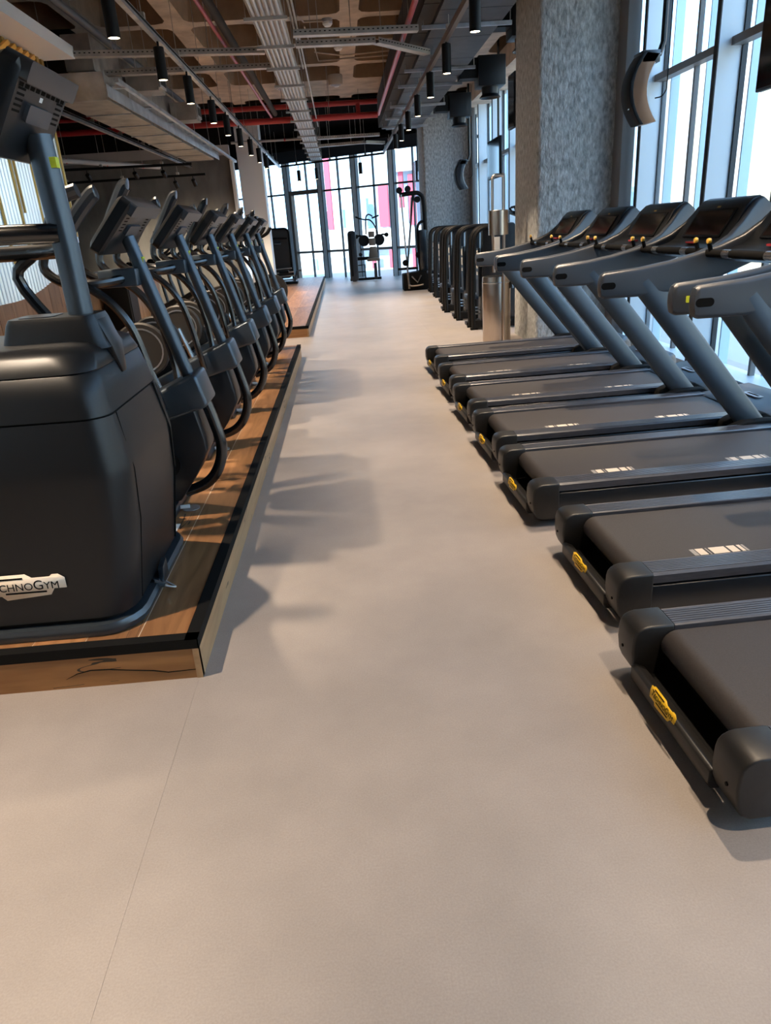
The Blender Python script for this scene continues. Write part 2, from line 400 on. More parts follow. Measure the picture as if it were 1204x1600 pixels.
# ---------------------------------------------------------------- right curtain wall
wr = sroot('window_1')
mains = [7.42 + 1.72 * k for k in range(-6, 9)]
for ym in mains:
    MB().box(GX, GX + .22, ym - .03, ym + .03, 0, H).build('mullion', M_alu, wr)
    MB().box(GX - .012, GX, ym - .035, ym + .035, 0, H).build('mullion_cap', M_alu_dark, wr)
    MB().box(GX + .22, GX + .27, ym - .05, ym + .05, 0, H).build('mullion_gasket', M_alu_dark, wr)
    if ym + .86 < mains[-1]:
        MB().box(GX + .20, GX + .25, ym + .86 - .02, ym + .86 + .02, 0, H).build('thin_mullion', M_trimgrey, wr)
        MB().box(GX + .30, GX + .40, ym + .80, ym + .82, 0, H).build('outer_fin', M_fin, wr)
        MB().box(GX + .30, GX + .40, ym - .08, ym - .06, 0, H).build('outer_fin', M_fin, wr)
for a, b_ in zip(mains[:-1], mains[1:]):
    MB().box(GX + .12, GX + .24, a + .03, b_ - .03, 2.95, 3.02).build('transom', M_trimgrey, wr)
    for q0, q1 in ((a + .03, a + .84), (a + .88, b_ - .03)):
        for z0, z1 in ((.06, 2.95), (3.02, H)):
            MB().add([(GX + .22, q0, z0), (GX + .22, q1, z0), (GX + .22, q1, z1), (GX + .22, q0, z1)], [(0, 1, 2, 3)]).build('pane', M_glass, wr, smooth=0)
MB().box(GX, GX + .3, mains[0], mains[-1], 0, .06).build('window_sill', M_alu, wr)
struct(MB().box(GX, GX + .4, -4, mains[0], 0, H).build('wall_right', M_greypaint))
struct(MB().box(GX - .25, GX + .4, -4, 26, 4.25, H + .01).build('trim_2', M_conc))
# concrete columns
def column(x0, x1, y0, y1, nm):
    r = .05
    o = MB().prism(rrect((x0 + x1) / 2, (y0 + y1) / 2, (x1 - x0) / 2, (y1 - y0) / 2, r, 3), 0, H, 'z').build(nm, M_plaster, smooth=40); struct(o); return o
column(2.50, 3.55, 9.55, 10.8, 'column_1')
column(2.30, 3.55, 20.3, 21.6, 'column_2')
struct(MB().box(3.44, 3.60, 9.28, 9.58, 0, H).build('trim_3', M_trimgrey, bevel=.01))
struct(MB().box(3.50, 3.60, 19.9, 20.3, 0, H).build('trim_4', M_trimgrey, bevel=.01))
# ---------------------------------------------------------------- oblique glass wall at the far end
P1 = Vector((3.6, 25.2, 0)); D = (Vector((-3.5, 30.0, 0)) - P1).normalized(); N = Vector((D.y, -D.x, 0))  # N points outwards
if N.y < 0: N = -N
def fp(s, z, off=0): return P1 + D * s + N * off + Vector((0, 0, z))
def fbox(s0, s1, z0, z1, o0, o1, b=None):
    b = b or MB()
    return b.add([fp(s, z, o) for z in (z0, z1) for o in (o0, o1) for s in (s0, s1)],
                 [(0, 2, 3, 1), (4, 5, 7, 6), (0, 1, 5, 4), (2, 6, 7, 3), (0, 4, 6, 2), (1, 3, 7, 5)])
wf = sroot('window_2')
smain = [.55, 2.1, 3.62, 5.1, 6.62, 8.15, 9.7]
smid = [1.3, 2.87, 4.34, 5.75, 7.45]
for s in smain:
    fbox(s - .09, s + .09, 0, 4.2, 0, .16).build('mullion', M_alu, wf)
    for e in (-.1, .1): fbox(s + e - .015, s + e + .015, 0, 4.2, -.01, .17).build('mullion_edge', M_alu_dark, wf)
for s in smid: fbox(s - .022, s + .022, 0, 4.2, .08, .16).build('thin_mullion', M_alu_dark, wf)
for a, b_ in zip(smain[:-1], smain[1:]):
    dr = abs(a - 5.1) < .01
    fbox(a + .1, b_ - .1, 2.94 if dr else 2.97, 3.08 if dr else 3.03, -.02 if dr else .1, .18).build('transom', M_taupe if dr else M_alu_dark, wf)
    fbox(a + .1, b_ - .1, .90, .98, .02, .16).build('transom', M_trimgrey, wf)
    mid = [m for m in smid if a < m < b_]
    cuts = [a + .1] + [v for m in mid for v in (m - .022, m + .022)] + [b_ - .1]
    for q in range(0, len(cuts), 2):
        for z0, z1 in ((.02, .9), (.98, 2.96), (3.05, 4.2)):
            MB().add([fp(cuts[q], z0, .13), fp(cuts[q + 1], z0, .13), fp(cuts[q + 1], z1, .13), fp(cuts[q], z1, .13)], [(0, 1, 2, 3)]).build('pane', M_glass, wf, smooth=0)
for e in (6.62 - .16,): fbox(e - .05, e + .05, 0, 3.0, -.03, .17).build('door_jamb', M_taupe, wf)
fbox(-.05, 9.8, 4.1, 5.1, -.05, .35).build('head_panel', M_blackceil, wf)
fbox(9.7, 15, 0, 5.1, 0, .3).build('wall_far', M_greypaint).parent = wf
fbox(-.3, .5, 0, 5.1, -.05, .3).build('end_panel', M_trimgrey, wf)
struct(fbox(-1.2, 12, 4.02, 4.10, -3.2, .0).build('ceiling_bulkhead', M_blackceil))

# ---------------------------------------------------------------- outside
struct(MB().box(4.3, 60, -60, 120, -.6, -.5).build('ground', M_ground))
MB().box(-60, 4.3, 31, 120, -.6, -.5).build('ground_far', M_ground)['kind'] = 'structure'
t = thing('neighbouring_building', 'sunlit cream building with thin red fins seen through the right-hand glass', 'building', (11, 8, -.5))
o0 = (11, 8, -.5)
MB(o0).box(11, 18, -12, 26, -.5, 5.6).build('facade', M_extwhite, t)
for k in range(9):
    MB(o0).box(10.9, 11, -10 + k * 4, -8.2 + k * 4, -.3, 5.5).build('cream_panel', M_extcream, t)
for k in range(6): MB(o0).box(10.7, 11, -9 + k * 6.1, -8.94 + k * 6.1, -.5, 5.6).build('red_fin', M_extred, t)
t = thing('office_building', 'pale office block with red vertical panels beyond the far glass wall', 'building', fp(4, -.5, 14))
oo = fp(4, -.5, 14)
VC = Vector((0, 0, 0)) - P1; SC, OC = VC.dot(D), -VC.dot(N); KK = 14 / OC      # placing the block: lines of sight from the hall
def beyond(s, z): return s + (s - SC) * KK, 1.6 + (z - 1.6) * (1 + KK)
def ext(s0, s1, z0, z1, o0, o1, nm, m):
    (a, c), (b_, d) = beyond(s0, z0), beyond(s1, z1); fbox(a, b_, c, d, o0, o1, MB(oo)).build(nm, m, t)
ext(-1.5, 3.55, .2, 7, 14, 20, 'facade', M_extpale)
ext(3.55, 6.6, .2, 1.64, 13.6, 20, 'low_facade', M_extwhite)
ext(-1.5, 3.55, 1.0, 1.62, 13.5, 14, 'parapet', M_extwhite)
ext(3.6, 5.2, 1.64, 5.5, 16, 20, 'rear_facade', M_extpale)
for s0, s1, z0, z1 in ((4.38, 4.60, 1.66, 6.5), (2.05, 2.42, 1.64, 3.0), (1.0, 1.25, 1.64, 3.2), (.55, .8, 1.64, 2.9), (1.45, 1.62, 2.2, 3.3), (2.7, 2.85, .2, .9), (2.0, 2.12, .2, .9), (3.45, 3.55, .2, .9), (1.1, 1.2, .2, .9)):
    ext(s0, s1, z0, z1, 13.4, 13.5, 'red_panel', M_extred)
for s0, s1, z0, z1 in ((2.45, 2.62, 1.75, 2.9), (2.95, 3.2, 1.7, 2.6), (1.3, 1.42, 1.7, 2.9), (3.95, 4.2, 1.7, 2.3), (4.65, 4.9, 1.7, 2.3), (4.8, 5.0, .3, .75), (5.3, 5.9, .3, .7), (3.8, 4.2, .3, .7)):
    ext(s0, s1, z0, z1, 13.45, 13.7, 'window', M_extblue)
ext(-1.5, 1.9, 3.3, 3.42, 13.2, 14, 'roof_band', M_extgrey)
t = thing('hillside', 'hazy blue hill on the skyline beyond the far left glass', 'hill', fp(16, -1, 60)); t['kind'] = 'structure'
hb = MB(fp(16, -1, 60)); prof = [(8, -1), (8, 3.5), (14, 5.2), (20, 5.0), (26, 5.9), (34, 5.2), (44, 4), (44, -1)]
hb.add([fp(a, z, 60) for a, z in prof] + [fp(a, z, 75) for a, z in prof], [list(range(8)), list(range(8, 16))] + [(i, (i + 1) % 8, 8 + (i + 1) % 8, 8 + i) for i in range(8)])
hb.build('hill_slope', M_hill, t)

# ================================================================== PLATFORMS
def platform(name, label, x0, x1, y0, y1, pw=.2, ln=2.1, crack=None):
    h = .175; o = (x1, y0, 0); t = thing(name, label, 'platform', o)
    MB(o).box(x0, x1 - .03, y0 + .03, y1 - .03, 0, h - .002).build('core', M_beige, t)
    nx = int(round((x1 - .03 - x0) / pw)); pw = (x1 - .035 - x0) / nx
    for i in range(nx):
        xa = x0 + i * pw; ya = y0 + .03; st = random.uniform(.5, ln)
        while ya < y1 - .04:
            yb = min(y1 - .03, ya + st); st = ln
            c = (xa + pw / 2, (ya + yb) / 2, h - .01)
            p = MB(c).box(xa + .0022, xa + pw - .0022, ya + .0015, yb - .0015, h - .005, h - random.uniform(0, .0012)).build('plank', M_oak, t)
            p.location = Vector(c) - Vector(o); ya = yb
    # fascia boards
    n = max(1, int((y1 - y0) / 2.5)); L = (y1 - y0) / n
    for k in range(n):
        c = (x1, y0 + L * (k + .5), .07)
        p = MB(c).box(x1 - .028, x1 - .004, y0 + L * k + .001, y0 + L * (k + 1) - .001, 0, h - .036).build('side_fascia', M_oakf, t); p.location = Vector(c) - Vector(o)
    n = max(1, int((x1 - x0) / 2.5)); L = (x1 - x0) / n
    for k in range(n):
        c = (x0 + L * (k + .5), y0, .07)
        p = MB(c).box(x0 + L * k + .001, x0 + L * (k + 1) - (.001 if k < n - 1 else .004), y0 + .004, y0 + .028, 0, h - .036).build('front_fascia', M_oakx, t); p.location = Vector(c) - Vector(o)
    if crack:
        MB(o).tube([(x, y0 + .0035, z) for x, z in crack], [.0005, .002, .003, .003, .0025, .003, .0025, .0015], 4).build('wood_crack', M_ink, t)
    # black angle trims
    MB(o).prism([(x1 - .05, h), (x1 - .05, h + .004), (x1, h + .004), (x1, h - .04), (x1 - .004, h - .04), (x1 - .004, h)], y0, y1, 'y').build('edge_trim', M_blk_matte, t)
    MB(o).prism([(y0 + .05, h), (y0 + .05, h + .004), (y0, h + .004), (y0, h - .04), (y0 + .004, h - .04), (y0 + .004, h)], x0, x1, 'x').build('front_trim', M_blk_matte, t)
    return t
CRACK = ((-1.213, .042), (-1.166, .064), (-1.112, .075), (-1.04, .072), (-.973, .062), (-.871, .049), (-.816, .036), (-.69, .039))
platform('wooden_platform', 'low oak plank platform with black edge trim under the row of cross trainers', WX, -.68, 2.38, 10.0, crack=CRACK)
platform('wooden_platform', 'second oak platform further back, ending at the far glass wall', -2.60, -.66, 12.05, 26.0, .3, 3.5)

# ================================================================== TREADMILLS
def make_treadmill():
    t = bpy.data.objects.new('treadmill', None); COL.objects.link(t)
    MB().prism([(.055, .05), (2.05, .05), (2.05, .19), (.17, .19), (.165, .06), (.055, .058)], -.36, .36, 'y').build('chassis', M_blk_matte, t)
    for s in (-1, 1):
        lo, hi = (.268, .40) if s > 0 else (-.40, -.268)
        MB().prism([(.15, .252), (.055, .252), (.035, .247), (.018, .237), (.007, .222), (.002, .20), (0, .15), (.006, .10), (.022, .06), (.05, .045), (.15, .045)], lo, hi).build('tail_cap', M_tail, t, bevel=.009, seg=3)
        MB().lathe([(.006, 0), (.006, .004)], (-.002, s * .35, .135), 'x', 8).build('screw', M_blk_matte, t)
        # ribbed side rail: profile with ridges
        y0, y1 = .272, .392; pr = [(y0, .205), (y0, .246)]; nr = 7
        for k in range(nr):
            a = y0 + .008 + (y1 - y0 - .022) * k / nr; bb = y0 + .008 + (y1 - y0 - .022) * (k + 1) / nr
            pr += [(a, .2495), (bb - .004, .2495), (bb - .004, .2475), (bb, .2475)]
        pr += [(y1 - .01, .2495), (y1, .24), (y1, .205)]
        MB().prism([(s * p[0], p[1]) for p in pr], .15, 1.82, 'x').build('side_rail', M_rail, t, smooth=20)
        MB().prism([(s * .385, .195), (s * .392, .19), (s * .392, .075), (s * .372, .05), (s * .345, .05), (s * .345, .195)], .15, 2.02, 'x').build('side_skirt', M_slate, t, bevel=.006)
        MB().prism([(1.50, .07), (1.56, .235), (1.66, .27), (1.86, .27), (1.98, .20), (1.98, .06)], s * .36, s * .455).build('post_foot', M_blk_matte, t, bevel=.02)
    MB().prism([(.05, .035), (.010, .038), (-.001, .06), (-.001, .104), (.012, .110), (.05, .092)], -.268, .268).build('tail_lip', M_tail, t, bevel=.004)
    # belt with its roller bend
    bp = [(1.80, .234), (.155, .234)] + [(.155 - .055 * sin(rad(a)), .179 + .055 * cos(rad(a))) for a in range(15, 180, 15)] + [(.155, .124), (.35, .124), (.35, .19), (1.80, .19)]
    MB().prism(bp, -.262, .262).build('running_belt', M_belt, t, smooth=25)
    # bar-code like print near one belt edge
    mk = MB(); mk2 = MB()
    for xa, xb, g in ((.30, .32, 1), (.325, .36, 0), (.37, .375, 1), (.385, .455, 0), (.465, .50, 0), (.51, .525, 0), (.53, .54, 1)):
        (mk2 if g else mk).add([(xa + .1, -.245, .2346), (xb + .1, -.245, .2346), (xb + .1, -.185, .2346), (xa + .1, -.185, .2346)], [(0, 1, 2, 3)])
        (mk2 if g else mk).add([(xa + .9, -.245, .2346), (xb + .9, -.245, .2346), (xb + .9, -.185, .2346), (xa + .9, -.185, .2346)], [(0, 1, 2, 3)])
    mk.build('belt_print', M_beige, t)['kind'] = 'stuff'; mk2.build('belt_print', M_greyprint, t)['kind'] = 'stuff'
    # motor cover
    cov = MB()
    secs = [(1.80, .236, .39), (1.84, .254, .395), (1.98, .262, .40), (2.10, .285, .395), (2.18, .30, .37), (2.24, .28, .33), (2.275, .20, .29), (2.28, .05, .27)]
    rings = []
    for x, z, hw in secs:
        r = []
        for yy, zz in ((-hw, .05), (-hw, z - .05), (-hw + .02, z - .015), (-hw + .07, z), (0, z + .008), (hw - .07, z), (hw - .02, z - .015), (hw, z - .05), (hw, .05)): r.append((x, yy, max(.05, zz)))
        rings.append(r)
    cov.loft(rings).build('motor_cover', M_slate2, t, smooth=40)
    pl = MB().prism(rrect(2.04, .0, .035, .10, .03, 3), .276, .284, 'z').build('cover_emblem', M_cordwhite, t)
    MB().box(2.03, 2.05, -.07, .07, .284, .2846).build('emblem_line', M_ink, pl)
    # posts, arms
    PILL = []
    for s in (-1, 1):
        a = Vector((1.80, s * .45, .16)); b_ = Vector((.93, s * .463, 1.20))
        MB().tube([a, a.lerp(b_, .5), b_], .027, 22, ry=3.0, up=(1, 0, .86)).build('post', M_post, t)
        st = [(.652, 1.225, .652, 1.15, .465), (.658, 1.25, .658, 1.122, .465), (.675, 1.262, .68, 1.110, .465), (.90, 1.278, .90, 1.108, .465), (1.09, 1.305, 1.10, 1.122, .465), (1.25, 1.340, 1.28, 1.158, .458), (1.38, 1.378, 1.43, 1.205, .435),
              (1.49, 1.43, 1.56, 1.265, .395), (1.58, 1.505, 1.67, 1.345, .352), (1.645, 1.58, 1.745, 1.44, .325), (1.685, 1.622, 1.785, 1.52, .313), (1.72, 1.637, 1.79, 1.58, .308)]
        rings = []
        for xt, zt, xb, zb, yy in st:
            T, B_ = Vector((xt, 0, zt)), Vector((xb, 0, zb)); u = (T - B_).normalized(); Lh = (T - B_).length; c = (T + B_) / 2
            hw = .028; rr = min(.02, Lh * .3)
            rings.append([(c.x + u.x * q, s * yy + p, c.z + u.z * q) for p, q in rrect(0, 0, hw, Lh / 2, rr, 3)])
        arm = MB().loft(rings).build('arm', M_slate2, t, smooth=40)
        MB().prism(rrect(.70, 1.185, .045, .02, .0199, 4), s * (.465 - .0295), s * (.465 - .026), 'y').build('pill_inset', M_ink, arm)
        MB().prism(rrect(.74, 1.185, .022, .016, .004, 2), s * (.465 + .026), s * (.465 + .0295), 'y').build('yellow_tag', M_lime, arm)
    # console shell between the arms
    prof = [(1.30, 1.315), (1.34, 1.345), (1.42, 1.355), (1.47, 1.372), (1.505, 1.395), (1.63, 1.592), (1.675, 1.632), (1.72, 1.645), (1.77, 1.615), (1.77, 1.53), (1.68, 1.40), (1.56, 1.315), (1.42, 1.285)]
    def nar(v):
        x = v[0]; tt = min(1, max(0, (x - 1.34) / .3)); hw = .435 + (.302 - .435) * tt
        return (x, v[1] * hw, v[2])
    MB().prism(prof, -1, 1, 'y', nar).build('console', M_shroud, t, bevel=.006)
    u = Vector((.13, 0, .200)).normalized(); nn = Vector((-u.z, 0, u.x))
    def sp(a, yy, h): return Vector((1.505, 0, 1.395)) + u * a + nn * h + Vector((0, yy, 0))
    sc = MB().add([sp(a, yy, h) for h in (.001, .009) for yy in (-.245, .245) for a in (.012, .215)], [(0, 1, 3, 2), (4, 6, 7, 5), (0, 4, 5, 1), (2, 3, 7, 6), (0, 2, 6, 4), (1, 5, 7, 3)]).build('screen_frame', M_black, t, bevel=.003)
    MB().add([sp(a, yy, .0096) for a in (.026, .20) for yy in (-.225, .225)], [(0, 1, 3, 2)]).build('screen', M_screen, sc)
    MB().add([sp(a, yy, .0062) for a in (.222, .234) for yy in (-.022, .022)], [(0, 1, 3, 2)]).build('console_emblem', M_gold, t)
    MB().tube([(1.385, 0, 1.43), (1.385, .11, 1.43)], .012, 8).build('safety_key', M_red, t) if False else MB().box(1.44, 1.47, -.06, .06, 1.372, 1.384).build('safety_key', M_red, t)
    MB().tube([(1.31, -.44, 1.335), (1.31, .44, 1.335)], .024, 12).build('crossbar', M_blk_matte, t)
    for s in (-1, 1):
        MB().tube([(1.31, s * .17, 1.335), (1.31, s * .25, 1.335)], .0252, 12).build('hand_sensor', M_silver, t)
        k = MB().tube([(1.30, s * .385, 1.345), (1.285, s * .385, 1.395)], .013, 10).build('joystick', M_blk_matte, t)
        MB().lathe([(.002, -.013), (.015, -.011), (.019, 0), (.015, .009), (.002, .012)], (1.283, s * .385, 1.405), 'x', 12).build('joystick_cap', M_orange, k)
    badge(t, (-.003, .02, .114), (0, -1, 0), (.3, 0, .95), .17, M_yellow, M_ink, 'maker_badge', 'yellow maker badge with black lettering')
    for s in (-1, 1):
        for x in (.25, 1.9): MB().lathe([(.03, 0), (.03, .02), (.015, .022), (.015, .05)], (x, s * .3, 0), 'z', 10).build('foot', M_blk_matte, t)
    return t
TM = make_treadmill()
TY = [1.80, 2.87, 3.94, 4.93, 5.96, 7.01, 8.18]
TL = ['black treadmill nearest the camera, cut by the photo edge, with the largest yellow tail badge',
      'second black treadmill from the camera, its belt print showing beside the side rail',
      'third black treadmill from the camera, its far arm crossing the largest whole console',
      'fourth black treadmill from the camera, carrying the largest fully visible console',
      'fifth black treadmill from the camera, third console from the concrete column',
      'sixth black treadmill from the camera, next to the last one before the column',
      'black treadmill farthest from the camera, right in front of the rough concrete column']
for i, yc in enumerate(TY):
    o = TM if i == 0 else copy_tree(TM)
    o.location = (.975 if i == 1 else .915, yc - (.03 if i == 1 else 0), 0); o.rotation_euler = (0, 0, rad(1.94)); tag(o, TL[i], 'treadmill', 'treadmills along the window')

# ================================================================== CLIMBING MACHINE (front left)
def climber():
    O = Vector((-1.5, 2.95, .177)); t = thing('climbing_machine', 'large black climbing machine with wide shroud and white logo nearest the camera on the platform', 'exercise machine', O)
    yc = 2.95
    def ring(z, xf, xb, hw, r): return [(p[0], p[1], z) for p in rrect((xf + xb) / 2, yc, (xf - xb) / 2, hw, r, 5)]
    MB(O).loft([ring(.177, -.925, -2.35, .485, .16), ring(.205, -.915, -2.36, .49, .16), ring(.225, -.925, -2.35, .485, .16)]).build('base_skirt', M_post, t, smooth=45)
    MB(O).loft([ring(.225, -.965, -2.3, .445, .14), ring(.245, -.965, -2.3, .445, .14)]).build('shadow_gap', M_blk_matte, t)
    body = [(.245, -.945, .46, .13), (.60, -.885, .445, .12), (.80, -.872, .44, .115), (.84, -.874, .438, .115), (1.02, -.905, .40, .10)]
    MB(O).loft([ring(z, xf, -2.3, hw, r) for z, xf, hw, r in body]).build('shroud', M_shroud, t, smooth=45)
    MB(O).loft([ring(1.02, -.908, -2.3, .395, .10), ring(1.027, -.909, -2.3, .395, .10)]).build('shroud_seam', M_ink, t)
    top = [(1.027, -.906, .402, .10), (1.10, -.918, .39, .10), (1.18, -.935, .372, .11), (1.183, -.938, .368, .11), (1.187, -.936, .372, .11), (1.245, -.955, .355, .13), (1.268, -1.0, .31, .13), (1.275, -1.06, .25, .12)]
    MB(O).loft([ring(z, xf, -2.2 if z < 1.2 else -2.1, hw, r) for z, xf, hw, r in top]).build('top_cover', M_shroud, t, smooth=45)
    # vertical panel lines down the nose
    for s in (-1, 1):
        pl_ = [(-.9445, yc + s * .31, .25), (-.8845, yc + s * .305, .6), (-.8715, yc + s * .30, .80), (-.9045, yc + s * .275, 1.02)]
        b = MB(O); q = .011 if s > 0 else .004
        for p0, p1 in zip(pl_[:-1], pl_[1:]): b.bar(p0, p1, q, q, (1, 0, 0))
        b.build('panel_line', M_ink, t)
    # collar that carries the post
    col = [(1.24, -.93, -1.34, .13, .05), (1.27, -.945, -1.335, .125, .05), (1.345, -.965, -1.31, .118, .05), (1.365, -.972, -1.30, .11, .05)]
    MB(O).loft([[(p[0], p[1], z) for p in rrect((a + b_) / 2, 2.93, (a - b_) / 2, hw, r, 5)] for z, a, b_, hw, r in col]).build('post_collar', M_shroud, t, smooth=40)
    MB(O).loft([[(-1.02, 2.855, 1.35), (-1.02, 3.005, 1.35), (-.966, 3.005, 1.35), (-.966, 2.855, 1.35)], [(-1.0, 2.86, 1.24), (-1.0, 3.0, 1.24), (-.926, 3.0, 1.24), (-.926, 2.86, 1.24)], [(-.98, 2.905, 1.13), (-.98, 2.955, 1.13), (-.916, 2.955, 1.13), (-.916, 2.905, 1.13)]]).build('collar_tongue', M_shroud, t, bevel=.008)
    MB(O).prism(rrect(-1.2, 2.93, .07, .07, .03, 4), 1.355, 1.368, 'z').build('bottle_tray', M_slate, t)
    post = MB(O).tube([(-1.045, 2.93, 1.30), (-1.045, 2.93, 1.6), (-1.06, 2.93, 1.99)], .047, 20).build('post', M_post, t)
    tg = MB(O).box(-1.03, -1.004, 2.895, 2.93, 1.88, 1.915); tg.build('lime_sticker', M_lime, post)
    # console, facing away from the aisle
    cy, hw = 2.89, .225
    u = Vector((.185, 0, .296)).normalized(); nn = Vector((u.z, 0, -u.x)); c0 = Vector((-1.125, cy, 1.905))
    def cp(a, yy, h): return c0 + u * a + nn * h + Vector((0, yy, 0))
    rings = []
    for h, e in ((0, .012), (-.015, 0), (-.06, 0), (-.085, .02), (-.09, .03)):
        rings.append([tuple(cp(q, p, h * (1 + max(0, .32 - q) * 2.6))) for p, q in rrect(0, .155, hw - e, .165 - e, .03, 4)])
    con = MB(O).loft(rings).build('console', M_shroud, t, smooth=40)
    MB(O).loft([[tuple(cp(q, p, h)) for p, q in rrect(0, .29, hw - .012, .035, .012, 3)] for h in (-.06, .022, .026)]).build('console_hood', M_slate, con, smooth=40)
    def vents(parent, N1=5):
        b = MB(O)
        for s in (-1, 1):
            for k in range(N1):
                b.add([tuple(cp(a, s * yy, .0008)) for a in (.155 + k * .018, .163 + k * .018) for yy in (.135, .195)], [(0, 1, 3, 2)])
        for k in range(9):
            yy = -.18 + k * .045
            b.add([tuple(cp(a, y2, .0008)) for a in (.236, .25) for y2 in (yy - .017, yy + .017)], [(0, 1, 3, 2)])
        b.build('vent_slots', M_ink, parent, smooth=0)
    vents(con)
    MB(O).loft([[tuple(cp(q, p, h)) for p, q in rrect(0, .165, .10, .03, .008, 2)] for h in (-.005, .012, .014)]).build('port_cover', M_slate2, con)
    MB(O).add([tuple(cp(a, yy, .001)) for a in (.212, .228) for yy in (-.013, .013)], [(0, 1, 3, 2)]).build('white_mark', M_paper, con)
    # handlebars towards the user
    MB(O).tube(smoothpath([(-1.05, 2.90, 1.66), (-1.25, 2.86, 1.665), (-1.6, 2.80, 1.66), (-1.9, 2.76, 1.64)]), .036, 14).build('handlebar', M_tube, t)
    MB(O).tube(smoothpath([(-1.05, 2.96, 1.60), (-1.2, 3.25, 1.60), (-1.5, 3.33, 1.60), (-1.9, 3.33, 1.6)]), .032, 12).build('handlebar', M_tube, t)
    for yy in (3.32,):
        MB(O).tube(smoothpath([(-1.30, yy, 1.28), (-1.42, yy, 1.5), (-1.32, yy, 1.60), (-1.22, yy, 1.72)]), .024, 10).build('swing_arm', M_tube, t)
        g = MB(O).tube(smoothpath([(-1.23, yy, 1.70), (-1.17, yy, 1.80), (-1.09, yy, 1.83)]), [.03] * 9, 10).build('grip', M_slate, t)
    # plug on the nose corner and logo
    MB(O).tube([(-.955, 2.82, .225), (-.885, 2.79, .215)], .012, 10).build('power_plug', M_silver, t)
    MB(O).tube(smoothpath([(-.895, 2.79, .215), (-.86, 2.80, .20), (-.862, 2.84, .182), (-.90, 2.88, .182), (-.94, 2.92, .185)]), .004, 6).build('power_cable', M_cordwhite, t)
    MB(O).prism([(2.83, .20), (2.93, .20), (2.93, .29), (2.86, .27)], -.93, -.905, 'x').build('socket_plate', M_slate, t, bevel=.005)
    badge(t, Vector((-1.335, 2.4905, .408)) - O, (1, 0, 0), (0, .04, 1), .335, M_cream, M_ink, 'shroud_logo', 'cream logo plate with dark lettering')
climber()

